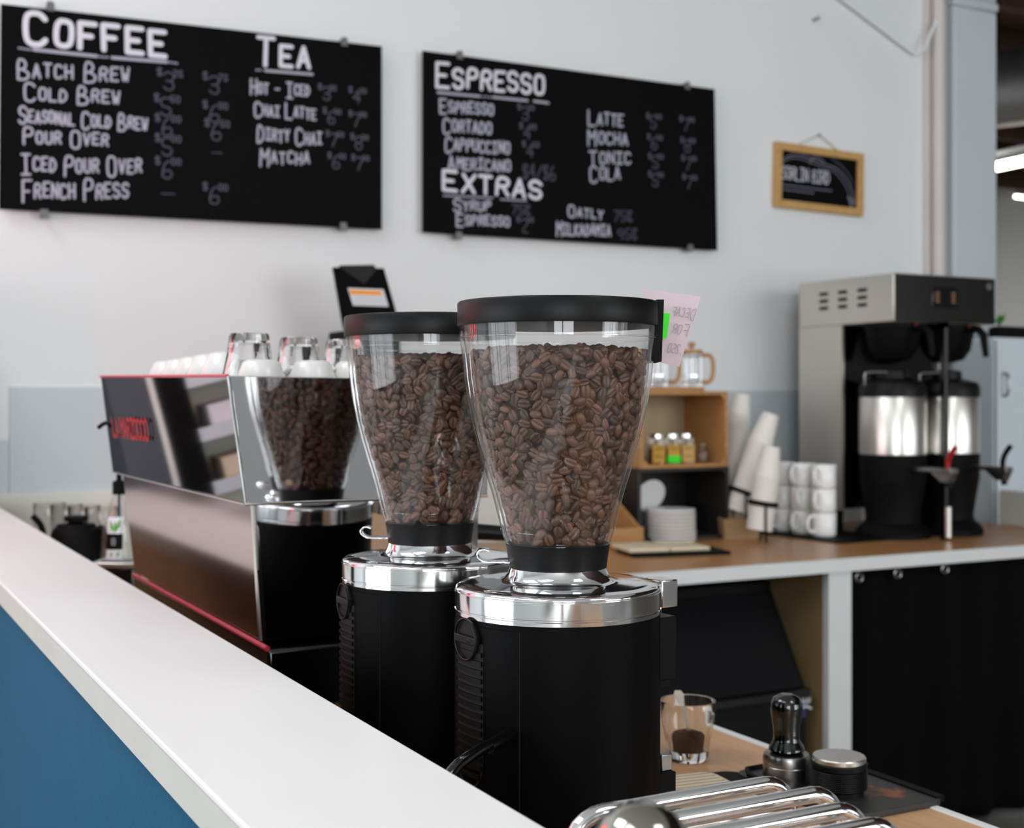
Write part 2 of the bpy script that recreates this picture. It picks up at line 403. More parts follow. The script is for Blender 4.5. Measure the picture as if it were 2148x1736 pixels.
def window(axis, pos, a0, a1, z0, z1, nv, nh):
    global wn; wn += 1; mb = MB(); t = 0.05
    def b(p0, p1, q0, q1):
        if axis == 'y': mb.box(p0, p1, pos - 0.03, pos + 0.03, q0, q1)
        else: mb.box(pos - 0.03, pos + 0.03, p0, p1, q0, q1)
    for i in range(nv + 1): c = a0 + (a1 - a0) * i / nv; b(max(a0, c - t), min(a1, c + t), z0, z1)
    for i in range(nh + 1): c = z0 + (z1 - z0) * i / nh; b(a0, a1, max(z0, c - t), min(z1, c + t))
    struct('window_%d' % wn, mb, 'window_frame', 'dark framed street window')
for w in FW: window('y', -4.96, w[0], w[1], 0.6, 3.6, 2, 2)
window('x', -4.46, LW[0][0], LW[0][1], 0.25, 3.15, 3, 1)
struct('wall_far', MB().box(4.04, 14.2, 18, 18.2, 0, ZC), 'wall_paint', 'white far wall of the next room')
struct('wall_right', MB().box(14.0, 14.2, -5.3, 18.2, 0, ZC), 'wall_paint', 'white side wall of the next room')
struct('wall_partition', MB().box(3.89, 4.04, WY + 0.15, 18.0, 0, ZC), 'wall_paint', 'white partition behind the column')
# column at the end of the wall: trim strip, then the broad painted face
struct('trim_1', MB().box(4.04, 4.155, WY - 0.02, WY + 0.15, 0, ZC), 'column_trim', 'pinkish boarded strip at the end of the wall')
struct('trim_5', MB().cyl((4.085, WY - 0.045, 0), (4.085, WY - 0.045, ZC), 0.024, 24), 'column_trim', 'painted pipe in the corner beside the column', smooth=50)
struct('column', MB().box(4.156, 4.41, 3.94, 4.16, 0, 3.02).box(4.150, 4.416, 3.934, 4.166, 3.02, 3.06).box(4.156, 4.41, 3.94, 4.16, 3.06, ZC), 'column_paint', 'pale grey column', bevel=0.012)
# splash panels and upstands
pa = ony(20, 811, WY - 0.004); pb = ony(20, 922, WY - 0.004)
struct('trim_2', MB().box(pa.x, 4.0, WY - 0.006, WY, CT + 0.2, pa.z), 'grey_panel', 'grey splash panel along the wall')
struct('trim_3', MB().box(-0.6, pa.x - 0.002, WY - 0.006, WY, CT + 0.2, pb.z), 'grey_panel', 'lower grey splash panel')
struct('trim_4', MB().box(-0.6, 2.2, WY - 0.03, WY - 0.0065, CT, EYE - 0.263).box(2.2, 4.06, WY - 0.03, WY - 0.0065, CT, CT + 0.13).box(4.06, 4.085, 3.05, 3.62, CT, CT + 0.132), 'white_board', 'white upstand behind the counter', bevel=0.002)
# cable crossing the corner of the wall
P1, P2, P3 = ony(1740, -22, WY - 0.02), ony(1920, 116, WY - 0.02), ony(1976, 14, WY - 0.05)
tag(MB().tube([P1, P2 + Vector((-0.02, 0, 0.012)), P2 + Vector((0.0, -0.01, 0.004)), P2 + Vector((0.02, -0.03, 0.02)), P3], 0.0065, 10).build('wall_cable', 'wall_paint'), 'white painted cable running diagonally across the top corner of the wall', 'cable')
p = ony(1707, 43, WY); tag(MB().cyl(p, p + Vector((0, -0.03, 0.004)), 0.006, 10).build('wall_nail', 'worn_steel'), 'small grey nail in the bare wall above the framed sign', 'nail')

# ------------------------------------------------------------------ the bar (customer ledge) and counters
t = thing('service_bar', 'long white-topped service bar with teal front running along the left', 'bar', (0, 0, 0))
XL, XR, YB0, YB1 = 0.240, 0.407, -0.9, 3.94
MB().box(XL, XR, YB0, YB1, LT - 0.006, LT).build('ledge_top', 'ledge_white', t, bevel=0.0015)
MB().box(XL + 0.0012, XR - 0.0012, YB0, YB1, LT - 0.0352, LT - 0.006).build('edge_band', 'ledge_edge', t)['label'] = 'greyish white edge of the ledge'
MB().box(XL + 0.012, XL + 0.03, YB0, YB1, 0.0, LT - 0.0352).build('front_panel', 'teal_paint', t)['label'] = 'teal painted front panel'
MB().box(XR - 0.05, XR - 0.012, YB0, YB1, 0.0, LT - 0.0352).build('inner_panel', 'knee_wood', t)
WXR = 1.172
t = thing('work_counter', 'light wood work counter carrying the grinders and espresso machine', 'counter', (0.8, 1.0, 0))
def off(mb, dx, dy, dz=0): mb.v = [(x + dx, y + dy, z + dz) for x, y, z in mb.v]; return mb
off(MB().box(XR - 0.011, WXR - 0.014, YB0, 3.96, CT - 0.036, CT), -0.8, -1.0).build('worktop', 'counter_wood', t)
off(MB().box(WXR - 0.014, WXR, YB0, 3.04, CT - 0.036, CT + 0.0015), -0.8, -1.0).build('edge_band', 'edge_white', t, bevel=0.002)['label'] = 'white edge strip of the worktop'
off(MB().box(XR - 0.011, WXR - 0.05, YB0, 3.9, 0.0, CT - 0.036), -0.8, -1.0).build('base_cabinet', 'black_matte', t)
BF = 3.05; BX0, BX1 = 1.172, 4.06
t = thing('back_counter', 'wood-topped back counter with white front edge along the wall', 'counter', (2.6, 3.5, 0))
off(MB().box(BX0, BX1, BF + 0.004, WY - 0.031, CT - 0.036, CT), -2.6, -3.5).build('worktop', 'back_counter_wood', t)
mb = MB().box(BX0, BX1, BF - 0.012, BF + 0.004, CT - 0.038, CT + 0.001)
for i in range(14):
    x = 1.35 + i * 0.2 + random.uniform(-.02, .02); mb.cyl((x, BF - 0.0135, CT - 0.02), (x, BF - 0.01, CT - 0.02), 0.004, 10)
off(mb, -2.6, -3.5).build('edge_band', 'edge_white', t)['label'] = 'white front edge with screw heads'
off(MB().box(2.70, 2.79, BF + 0.004, BF + 0.03, 0, CT - 0.038), -2.6, -3.5).build('support_edge', 'edge_white', t)['label'] = 'white front edge of the support panel'
off(MB().box(2.70, 2.73, BF + 0.03, WY - 0.1, 0, CT - 0.038), -2.6, -3.5).build('support_panel', 'support_tan', t)
off(MB().box(BX0, 2.68, WY - 0.1, WY - 0.08, 0, CT - 0.04).box(2.8, BX1, WY - 0.1, WY - 0.08, 0, CT - 0.04), -2.6, -3.5).build('back_panel', 'black_matte', t)

# ------------------------------------------------------------------ menu boards and framed sign
UX, VZ, NB = Vector((1, 0, 0)), Vector((0, 0, 1)), Vector((0, -1, 0))
def board(label, c4, clips):
    y = WY - 0.032; P = [ony(px, py, y) for px, py in c4]   # tl, tr, br, bl
    o = Vector((sum(p.x for p in P) / 4, WY, sum(p.z for p in P) / 4))
    t = thing('menu_board', label, 'menu board', o, group='black menu boards on the wall')
    q = [p - o for p in (P[3], P[2], P[1], P[0])]; q = [Vector((p.x, y - WY, p.z)) for p in q]
    MB().slab(q, (0, -1, 0), 0.006).build('panel', 'board_black', t)
    for px, py in clips:
        c = ony(px, py, y) - o; c.y = 0
        up = 1 if c.z > 0 else -1
        m2 = MB().cyl(c + Vector((0, -0.0005, 0.004 * up)), c + Vector((0, -0.026, 0.004 * up)), 0.008, 14)
        m2.box(c.x - 0.011, c.x + 0.011, -0.040, -0.0385, c.z - 0.014, c.z + 0.012); m2.cyl(c + Vector((0, -0.026, 0.004 * up)), c + Vector((0, -0.042, 0.004 * up)), 0.010, 16)
        m2.build('clip', 'clip_grey', t)
    return t, o, y
def text_line(mb, o, y, text, x0, y0, x1, y1, hpx, r, **k):
    a = ony(x0, y0, y) - o; b = ony(x1, y1, y) - o; u = b - a; w = u.length; hh = (ony(x0, y0 - hpx, y) - o - a).length
    a.y = y - WY; u.y = 0
    write(mb, text, a, u.normalized(), VZ, NB, w, hh, r, lift=0.001, **k)
def price(mb, o, y, d, sup, x, yy, s=1.0):
    """small dollar sign, big digit hanging low, raised cents"""
    a = ony(x, yy, y) - o; a.y = y - WY; h = 0.046 * s; r = 0.0021
    def ch(c, dx, dz, hh):
        for st in strokes(c): pen(mb, [(dx + p.x * hh * 0.55, dz + p.y * hh) for p in st], r, a, UX, VZ, NB, 0.001)
    if d: ch('$', 0, h * 0.62, h * 0.5); ch(d, h * 0.42, -h * 0.25, h * 1.15)
    for i, c in enumerate(sup): ch(c, h * 1.05 + i * h * 0.36, h * 0.68, h * 0.4)
def bar(mb, o, y, x0, y0, x1, y1, r):
    a = ony(x0, y0, y) - o; b = ony(x1, y1, y) - o; org = Vector((0, y - WY, 0)); n = max(2, int((b - a).length / 0.004))
    pen(mb, [(a.x + (b.x - a.x) * i / n, a.z + (b.z - a.z) * i / n) for i in range(n + 1)], r, org, UX, VZ, NB, 0.001)

def lines(t, o, y, rows, name, m, r, **k):
    for tx, x0, y0, x1, y1, h in rows:
        ws = tx.split(); un = [sum(0.82 if i == 0 else 0.62 for i in range(len(w))) for w in ws]; tot = sum(un) + 0.75 * (len(ws) - 1); c = 0.0
        for w, u in zip(ws, un):
            f0, f1 = c / tot, (c + u) / tot; c += u + 0.75
            mb = MB(); text_line(mb, o, y, w, x0 + (x1 - x0) * f0, y0 + (y1 - y0) * f0, x0 + (x1 - x0) * f1, y0 + (y1 - y0) * f1, h, r, **k); mb.build(name, m, t, recalc=False)
def prices(t, o, y, rows, s=1.0):
    for d, sp_, x, yy in rows: mb = MB(); price(mb, o, y, d, sp_, x, yy, s); mb.build('price_lettering', 'chalk_dim', t, recalc=False)
def rules(t, o, y, rows, m='chalk_soft'):
    for x0, y0, x1, y1, r in rows: mb = MB(); bar(mb, o, y, x0, y0, x1, y1, r); mb.build('underline', m, t, recalc=False)
def dots(t, o, y, pts):
    mb = MB()
    for x, yy in pts: bar(mb, o, y, x, yy, x + 1, yy, 0.003)
    mb.build('dotted_line', 'chalk_soft', t, recalc=False)
t, o, y = board('large black chalk menu board headed COFFEE and TEA', [(2, 8), (801, 97), (801, 481), (-2, 438)], [(105, 14), (721, 88), (92, 448), (719, 475)])
lines(t, o, y, [('COFFEE', 54, 94, 346, 122, 66)], 'heading_lettering', 'chalk_white', 0.0080, rest=0.80, drop=-0.1, jit=0.02, gap=0.36)
lines(t, o, y, [('TEA', 540, 138, 648, 148, 58)], 'heading_lettering', 'chalk_white', 0.0068, rest=0.72, drop=-0.1, jit=0.02, gap=0.34)
rules(t, o, y, [(70, 104, 203, 118, 0.0045), (235, 121, 350, 130, 0.0045), (556, 148, 655, 156, 0.004)])
dots(t, o, y, [(40, 101), (47, 102), (54, 103), (61, 104)]); dots(t, o, y, [(210, 119), (217, 120), (224, 120)]); dots(t, o, y, [(357, 131), (364, 132), (370, 133)]); dots(t, o, y, [(538, 147), (545, 147)])
lines(t, o, y, [('BATCH BREW', 38, 164, 270, 176, 42), ('COLD BREW', 52, 212, 250, 222, 38), ('SEASONAL COLD BREW', 40, 258, 308, 276, 36), ('POUR OVER', 50, 302, 226, 310, 36), ('ICED POUR OVER', 46, 364, 296, 366, 42), ('FRENCH PRESS', 48, 420, 268, 420, 46),
                ('HOT - ICED', 526, 197, 648, 206, 32), ('CHAI LATTE', 534, 243, 662, 254, 32), ('DIRTY CHAI', 540, 297, 674, 308, 36), ('MATCHA', 546, 346, 648, 348, 36)], 'item_lettering', 'chalk_soft', 0.0033, rest=0.66, jit=0.06, gap=0.30)
prices(t, o, y, [('3', '25', 330, 178), ('3', '75', 426, 186), ('5', '50', 324, 232), ('6', '00', 426, 246), ('6', '00', 326, 274), ('6', '50', 430, 284), ('5', '00', 326, 316), ('6', '00', 326, 364), ('6', '00', 426, 418)])
prices(t, o, y, [('3', '25', 668, 202), ('4', '25', 732, 208), ('6', '50', 678, 252), ('7', '00', 732, 258), ('7', '50', 684, 300), ('8', '50', 736, 306), ('6', '50', 688, 346), ('7', '00', 738, 350)], 0.78)
rules(t, o, y, [(444, 320, 466, 321, 0.0015), (338, 406, 366, 407, 0.0015)], 'chalk_dim')

t, o, y = board('black chalk menu board headed ESPRESSO and EXTRAS', [(887, 106), (1499, 187), (1505, 525), (887, 487)], [(963, 116), (1440, 180), (961, 494), (1446, 520)])
lines(t, o, y, [('ESPRESSO', 916, 184, 1140, 200, 50)], 'heading_lettering', 'chalk_white', 0.0060, rest=0.80, drop=-0.1, jit=0.04, gap=0.32)
lines(t, o, y, [('EXTRAS', 930, 398, 1134, 418, 40)], 'heading_lettering', 'chalk_white', 0.0062, rest=0.92, drop=-0.05, jit=0.04, gap=0.34)
rules(t, o, y, [(918, 194, 1006, 202, 0.004), (1034, 204, 1106, 211, 0.004), (1120, 212, 1150, 216, 0.004), (930, 410, 1034, 415, 0.0022), (1050, 418, 1104, 421, 0.0022)])
dots(t, o, y, [(1013, 203), (1020, 203), (1027, 204)])
lines(t, o, y, [('ESPRESSO', 923, 236, 1034, 243, 30), ('CORTADO', 930, 278, 1030, 284, 32), ('CAPPUCCINO', 934, 318, 1068, 324, 32), ('AMERICANO', 940, 356, 1070, 362, 30), ('SYRUP', 952, 442, 1028, 444, 26), ('ESPRESSO', 958, 472, 1068, 476, 26),
                ('LATTE', 1234, 262, 1306, 266, 32), ('MOCHA', 1234, 303, 1316, 306, 32), ('TONIC', 1236, 346, 1322, 346, 32), ('COLA', 1238, 380, 1300, 380, 34), ('OATLY', 1192, 454, 1264, 462, 24), ('MILKADAMIA', 1168, 494, 1280, 496, 30)], 'item_lettering', 'chalk_soft', 0.0036, rest=0.74, jit=0.06, gap=0.30)
prices(t, o, y, [('3', '25', 1086, 244), ('4', '00', 1090, 284), ('4', '50', 1096, 322), ('5', '00', 1356, 262), ('7', '00', 1426, 268), ('6', '00', 1358, 306), ('8', '00', 1428, 312), ('5', '00', 1360, 346), ('7', '00', 1430, 350), ('5', '00', 1360, 384), ('7', '00', 1432, 390), ('2', '00', 1084, 480)], 0.85)
lines(t, o, y, [('$4/$6', 1096, 372, 1164, 378, 30), ('75c', 1074, 448, 1112, 450, 20), ('75c', 1288, 462, 1326, 464, 22), ('95c', 1296, 502, 1336, 502, 22)], 'price_lettering', 'chalk_dim', 0.002, rest=1.0, jit=0.04)

y = WY - 0.022; P = [ony(*p, y) for p in ((1628, 297), (1812, 318), (1813, 450), (1631, 437))]
o = Vector(((P[0].x + P[1].x) / 2, WY, (P[0].z + P[3].z) / 2))
t = thing('framed_sign', 'small wood-framed black sign hanging from a string by itself', 'sign', o)
w2, h2 = (P[1].x - P[0].x) / 2, (P[0].z - P[3].z) / 2 * 0.985; fw = 0.030; tl = math.radians(1.2)
t.rotation_euler = (0, tl, 0)
mb = MB()
for a in ((-w2, w2, h2 - fw, h2), (-w2, w2, -h2, -h2 + fw), (-w2, -w2 + fw, -h2 + fw, h2 - fw), (w2 - fw, w2, -h2 + fw, h2 - fw)): mb.box(a[0], a[1], -0.022, -0.002, a[2], a[3])
mb.build('frame', 'frame_wood', t, bevel=0.0015)
MB().box(-w2 + fw, w2 - fw, -0.012, -0.004, -h2 + fw, h2 - fw).build('chalk_panel', 'board_black', t)
mb = MB(); oo = Vector((0, -0.012, 0))
iw, ih = w2 - fw, h2 - fw
write(mb, 'SORLIN BIRD', Vector((-iw * 0.96, -0.012, -ih * 0.13)), UX, VZ, NB, iw * 1.22, ih * 0.50, 0.0020, rest=1.0, gap=0.16, drop=0, jit=0.02, narrow=0.5)
mb.build('lettering', 'chalk_white', t, recalc=False)
mb = MB()
def arc(pts, r): pen(mb, [(p.x, p.y) for p in smoothpath([Vector((x * iw, z * ih)) for x, z in pts], 3)], r, oo, UX, VZ, NB, 0.001)
arc([(-0.97, 0.50), (-0.8, 0.72), (-0.5, 0.78), (-0.2, 0.66), (0.1, 0.52), (0.35, 0.48), (0.6, 0.15), (0.8, -0.35), (0.86, -0.9)], 0.0016)
arc([(-0.97, 0.62), (-0.75, 0.88), (-0.4, 0.92), (-0.2, 0.8), (0.15, 0.66), (0.45, 0.6), (0.72, 0.2), (0.9, -0.3), (0.95, -0.86)], 0.0020)
arc([(-0.25, 0.62), (-0.2, 0.86), (-0.08, 0.95), (0.05, 0.82), (0.12, 0.76)], 0.0022)
arc([(0.3, 0.95), (0.6, 0.7), (0.8, 0.35), (0.9, 0.0)], 0.001)
for x, z in ((0.78, -0.55), (0.82, -0.7), (0.84, -0.85), (0.88, -0.62)): arc([(x, z), (x + 0.03, z - 0.1), (x + 0.05, z - 0.2)], 0.0035)
for zz, a1 in ((-0.38, 0.35), (-0.56, -0.15)):
    x = -0.95
    while x < a1: arc([(x, zz), (x + 0.05, zz - 0.03), (x + 0.08, zz + 0.02)], 0.0022); x += 0.12
mb.build('drawing', 'chalk_mid', t, recalc=False)['label'] = 'dim white feathered arch drawing'
mb = MB().tube([(-w2 * 0.52, -0.004, h2 - 0.003), (0.0, -0.008, h2 + 0.052), (w2 * 0.5, -0.004, h2 - 0.003)], 0.0022, 8); mb.build('string', 'rope', t)
MB().cyl((0, -0.001, h2 + 0.051), (0, -0.016, h2 + 0.052), 0.004, 10).build('hanging_pin', 'worn_steel', t)

# ------------------------------------------------------------------ coffee grinders
HP = [(0.0931, -0.0712), (0.0931, -0.069), (0.0925, -0.058), (0.0906, -0.043), (0.0884, -0.020), (0.0852, 0.0), (0.0808, 0.022), (0.0753, 0.044), (0.0692, 0.065), (0.0627, 0.0857), (0.0575, 0.105), (0.0527, 0.125), (0.0497, 0.134)]
def rad(z):
    for (r0, z0), (r1, z1) in zip(HP[:-1], HP[1:]):
        if z0 <= z <= z1: return r0 + (r1 - r0) * (z - z0) / max(1e-9, z1 - z0)
    return HP[0][0] if z < HP[0][1] else HP[-1][0]
def zz(z): return 0.48 - z     # depth below eye -> height above the counter
def bean_mesh():
    base = []; faces = []; rings = 8; FA = [90, 106, 130, 160, 190, 220, 250, 290, 320, 350, 20, 50, 74]; seg = len(FA)
    for j in range(rings + 1):
        a = -PI / 2 + PI * j / rings; x = math.sin(a); rr = max(0.02, math.cos(a)) ** 0.62
        for i in range(seg):
            f = math.radians(FA[i]); yv, zv = math.cos(f) * rr, math.sin(f) * rr
            if zv > 0: zv *= 0.62
            if i == 0: zv *= 0.05
            base.append((x * 0.0056, yv * 0.0043, zv * 0.0037))
    for j in range(rings):
        for i in range(seg): k = (i + 1) % seg; faces.append((j * seg + i, j * seg + k, (j + 1) * seg + k, (j + 1) * seg + i))
    faces.append(tuple(range(seg - 1, -1, -1))); faces.append(tuple(rings * seg + i for i in range(seg)))
    V, F, S = [], [], []
    def put(p, nrm, tang, spin, flip, tiltv, sc_):
        n = Vector(nrm).normalized(); t0 = Vector(tang).normalized(); b0 = n.cross(t0)
        q = Matrix((t0, b0, n)).transposed() @ (Matrix.Rotation(spin, 3, 'Z') @ Matrix.Rotation(flip, 3, 'X') @ Matrix.Rotation(tiltv, 3, 'Y'))
        k = len(V); s = random.random() ** 1.2
        if s > 0.984 and random.random() < 0.5: s = 0.9
        for bi, v in enumerate(base):
            w = q @ (Vector(v) * sc_); V.append((p[0] + w.x, p[1] + w.y, p[2] + w.z)); S.append(0.02 if bi % seg == 0 and 0 < bi // seg < rings else s)
        F.extend(tuple(i + k for i in f) for f in faces)
    TOPZ = -0.043
    def layer(inset, dmin, tries, fl):
        pts = {}; cell = dmin
        for _ in range(tries):
            z = random.uniform(TOPZ - 0.001, 0.131); r = rad(z) - inset
            if random.random() > r / 0.09: continue
            a = random.uniform(0, 2 * PI); p = Vector((r * math.cos(a), r * math.sin(a), zz(z)))
            key = tuple(int(c // cell) for c in p); ok = True
            for dx in (-1, 0, 1):
                for dy in (-1, 0, 1):
                    for dz in (-1, 0, 1):
                        for q in pts.get((key[0] + dx, key[1] + dy, key[2] + dz), ()):
                            if (q - p).length < dmin: ok = False; break
                        if not ok: break
                    if not ok: break
                if not ok: break
            if not ok: continue
            pts.setdefault(key, []).append(p)
            slope = (rad(z + 0.004) - rad(z - 0.004)) / 0.008
            n = Vector((math.cos(a), math.sin(a), slope)); tg = Vector((-math.sin(a), math.cos(a), 0))
            flip = random.choice((0, 0, 0, PI)) + random.gauss(0, 0.32) if random.random() < 0.85 else random.uniform(0, 2 * PI)
            put(p, n, tg, random.uniform(0, 2 * PI), flip, random.gauss(0, 0.18), random.uniform(0.98, 1.18))
    layer(0.0092, 0.0082, 26000, 0); layer(0.0138, 0.0085, 9000, 0)
    for _ in range(420):
        a = random.uniform(0, 2 * PI); rr = (rad(TOPZ) - 0.010) * math.sqrt(random.random())
        h = 0.004 * (1 - (rr / 0.08) ** 2) + random.uniform(-0.002, 0.0025)
        put((rr * math.cos(a), rr * math.sin(a), zz(TOPZ) + h), (random.gauss(0, .4), random.gauss(0, .4), 1), (1, 0.01, 0), random.uniform(0, 6.3), random.choice((0, PI)), random.gauss(0, 0.4), 1.05)
    # core that fills the middle of the heap
    core = [(max(0.001, rad(z) - 0.0165), zz(z)) for z in (TOPZ + 0.003, -0.02, 0.0, 0.022, 0.044, 0.065, 0.0857, 0.105, 0.122, 0.1325)]
    c = MB().lathe(core, 40); k = len(V); V.extend(c.v); S.extend([0.0] * len(c.v)); F.extend(tuple(i + k for i in f) for f in c.f)
    me = bpy.data.meshes.new('coffee_beans'); me.from_pydata(V, [], F); me.validate()
    me.polygons.foreach_set('use_smooth', [True] * len(me.polygons))
    at_ = me.attributes.new('shade', 'FLOAT', 'POINT'); at_.data.foreach_set('value', S)
    me.materials.append(M['bean']); return me
BEANS = bean_mesh()

def cylpatch(mb, R, a0, a1, z0, z1, t, seg=8):   # curved plate on a cylinder
    vs = []; fs = []
    for i in range(seg + 1):
        a = a0 + (a1 - a0) * i / seg
        for r in (R, R + t):
            for z in (z0, z1): vs.append((r * math.cos(a), r * math.sin(a), z))
    for i in range(seg):
        k = i * 4; fs += [(k, k + 1, k + 5, k + 4), (k + 2, k + 6, k + 7, k + 3), (k, k + 4, k + 6, k + 2), (k + 1, k + 3, k + 7, k + 5)]
    fs += [(0, 2, 3, 1), (seg * 4, seg * 4 + 1, seg * 4 + 3, seg * 4 + 2)]
    mb.add(vs, fs)
def oncyl(R, ac, pts, lift=0.0):   # (arc offset, z) -> point on the cylinder around angle ac
    return [((R + lift) * math.cos(ac + s / R), (R + lift) * math.sin(ac + s / R), z) for s, z in pts]
def make_grinder(label, loc, rot):
    t = thing('coffee_grinder', label, 'coffee grinder', loc, (0, 0, rot), 'coffee grinders')
    R = 0.0965
    body = MB().lathe([(0.090, 0.004), (0.0925, 0.0), (R, 0.004), (R, zz(0.1985))], 96)
    body.build('body', 'black_body', t, smooth=40)
    # raised rear service panel with vent slats and a round dial; local -X faces the customers
    ac = PI
    mb = MB(); cylpatch(mb, R, ac - 0.44, ac + 0.62, 0.012, zz(0.203), 0.0012, 20); mb.build('service_panel', 'black_body', t, smooth=30)
    mb = MB(); cylpatch(mb, R + 0.0012, ac - 0.232, ac + 0.232, 0.152, 0.262, 0.0004, 12)
    pts = [(0.0225 * math.cos(PI + PI * i / 14), 0.152 + 0.0225 * math.sin(PI + PI * i / 14)) for i in range(15)]
    P_ = oncyl(R + 0.0012, ac, pts, 0.0004); mb.add(P_, [tuple(range(15))]); mb.build('vent_recess', 'black_seam', t, smooth=30)
    mb = MB()
    for i in range(15):
        z = 0.141 + i * 0.0078
        half = 0.0215 if z > 0.152 else math.sqrt(max(0, 0.0215 ** 2 - (z - 0.152) ** 2))
        cylpatch(mb, R + 0.0016, ac - half / R, ac + half / R, z, z + 0.0042, 0.0022, 8)
    mb.build('vent_slats', 'grey_plastic', t, smooth=30)
    kc = 0.264; D_ = Vector((-(R + 0.001), 0, kc))
    dial = MB().tube([D_ + Vector((-0.0035, 0.0185 * math.cos(2 * PI * i / 36), 0.0185 * math.sin(2 * PI * i / 36))) for i in range(36)], 0.0012, 6, closed=True)
    dial.cyl(D_ + Vector((0.004, 0, 0)), D_ + Vector((-0.0015, 0, 0)), 0.0180, 32)
    d = dial.build('dial', 'black_satin', t, smooth=40)
    MB().box(-(R + 0.0062), -(R), -0.0185, 0.0185, kc - 0.0036, kc + 0.0036).box(-(R + 0.0066), -(R), -0.0125, -0.0055, kc - 0.0018, kc + 0.0018).build('dial_grip', 'grey_plastic', d, bevel=0.001)
    mb = MB(); cylpatch(mb, R, ac + 0.618, ac + 0.630, 0.012, zz(0.203), 0.0006, 2); mb.build('panel_seam', 'black_seam', t)
    MB().lathe([(R, zz(0.1985)), (0.0974, zz(0.1978)), (0.0974, zz(0.1945)), (0.0966, zz(0.1938)), (0.0966, zz(0.1925)), (0.0974, zz(0.192)), (0.0974, zz(0.1775)), (0.0966, zz(0.177))], 128).build('chrome_ring', 'polished', t, smooth=40)['label'] = 'polished metal ring around the top of the body'
    MB().lathe([(0.0960, zz(0.1775)), (0.0968, zz(0.1765)), (0.0962, zz(0.1742)), (0.0930, zz(0.1722)), (0.080, zz(0.1708)), (0.060, zz(0.1698)), (0.0545, zz(0.1690)), (0.0505, zz(0.1668)), (0.0475, zz(0.1625)), (0.0450, zz(0.1550)), (0.044, zz(0.150))], 128).build('top_plate', 'chrome', t, smooth=60)['label'] = 'mirror polished top plate with flared neck'
    MB().lathe([(0.0440, zz(0.1575)), (0.0462, zz(0.1568)), (0.0470, zz(0.150)), (0.0488, zz(0.1375)), (0.0494, zz(0.1345)), (0.0470, zz(0.1335))], 96).build('collar', 'black_satin', t, smooth=40)
    hop = MB(); outer = [(r, zz(z)) for r, z in HP]; inner = [(r - 0.0038, z) for r, z in outer][::-1]; hop.shell(outer + inner, 112)
    h = hop.build('hopper', 'hopper_clear', t, smooth=50); h['label'] = 'clear tapered bean hopper'
    MB().tube([(0.0931 * math.cos(2 * PI * i / 90), 0.0931 * math.sin(2 * PI * i / 90), zz(-0.0585)) for i in range(90)], 0.0009, 6, closed=True).build('hopper_bead', 'thin_clear', h)
    MB().tube([(0.0540 * math.cos(2 * PI * i / 80), 0.0540 * math.sin(2 * PI * i / 80), zz(0.1215)) for i in range(80)], 0.0007, 6, closed=True).build('hopper_bead', 'thin_clear', h)
    MB().lathe([(0.0905, zz(-0.0695)), (0.0945, zz(-0.0698)), (0.0950, zz(-0.0712)), (0.0950, zz(-0.0910)), (0.0938, zz(-0.0925)), (0.0, zz(-0.0925))], 128).build('lid', 'black_satin', t, smooth=40)
    # slide gate: bright steel tongue with a curled grip
    a = math.radians(152) - rot * 0.5; dx, dy = math.cos(a), math.sin(a); n = Vector((-dy, dx, 0)); dvec = Vector((dx, dy, 0))
    path = [(0.030, 0.154), (0.064, 0.154), (0.070, 0.1535), (0.076, 0.1500), (0.0775, 0.1455), (0.0745, 0.1415), (0.0690, 0.1405), (0.0645, 0.1420)]
    path = [(p.x, p.y) for p in smoothpath([Vector(p) for p in path], 2)]
    vs = []; fs = []
    for q, z in path:
        for s in (-1, 1): vs.append(dvec * q + n * (0.009 * s) + Vector((0, 0, zz(z) + 0.0015)))
    for i in range(len(path) - 1): fs.append((2 * i, 2 * i + 1, 2 * i + 3, 2 * i + 2))
    g = MB().add(vs, fs).build('slide_gate', 'chrome', t, smooth=80); sm = g.modifiers.new('solid', 'SOLIDIFY'); sm.thickness = 0.0012
    # working side: dosing block, fork holder, catch and the black lid clip
    MB().box(0.086, 0.116, -0.018, 0.004, zz(0.2005), zz(0.1790)).box(0.108, 0.128, -0.0215, 0.006, zz(0.2025), zz(0.1755)).build('adjuster_block', 'polished', t, bevel=0.0015)
    MB().box(0.070, 0.0935, -0.062, -0.030, zz(0.262), zz(0.203)).box(0.060, 0.089, -0.06, -0.03, zz(0.27), zz(0.262)).build('dosing_fork', 'black_matte', t, bevel=0.001)
    MB().box(0.085, 0.098, -0.050, -0.042, zz(0.352), zz(0.336)).build('portafilter_catch', 'worn_steel', t, bevel=0.001)
    MB().box(0.07, 0.0985, -0.055, -0.036, 0.01, zz(0.352)).build('front_rail', 'black_matte', t, bevel=0.001)
    bo = bpy.data.objects.new('coffee_beans', BEANS); COL.objects.link(bo); bo.parent = t
    return t, bo
G1 = at(1170, 840, 1.24); G1.z = CT
G2 = at(902, 840, 1.456); G2.z = CT
g1, b1 = make_grinder('black coffee grinder nearest the camera, with pink note beside its full bean hopper', G1, math.radians(4))
g2, b2 = make_grinder('black coffee grinder standing between the front grinder and the espresso machine', G2, math.radians(-3))
for bo, g, l in ((b1, g1, 'heap of roasted coffee beans filling the hopper of the front grinder'), (b2, g2, 'heap of roasted coffee beans filling the hopper of the rear grinder')):
    bo.parent = None; bo.location = g.location; bo.rotation_euler = (0, 0, random.uniform(0, 6)); tag(bo, l, 'coffee beans', 'coffee beans in the hoppers', 'stuff')
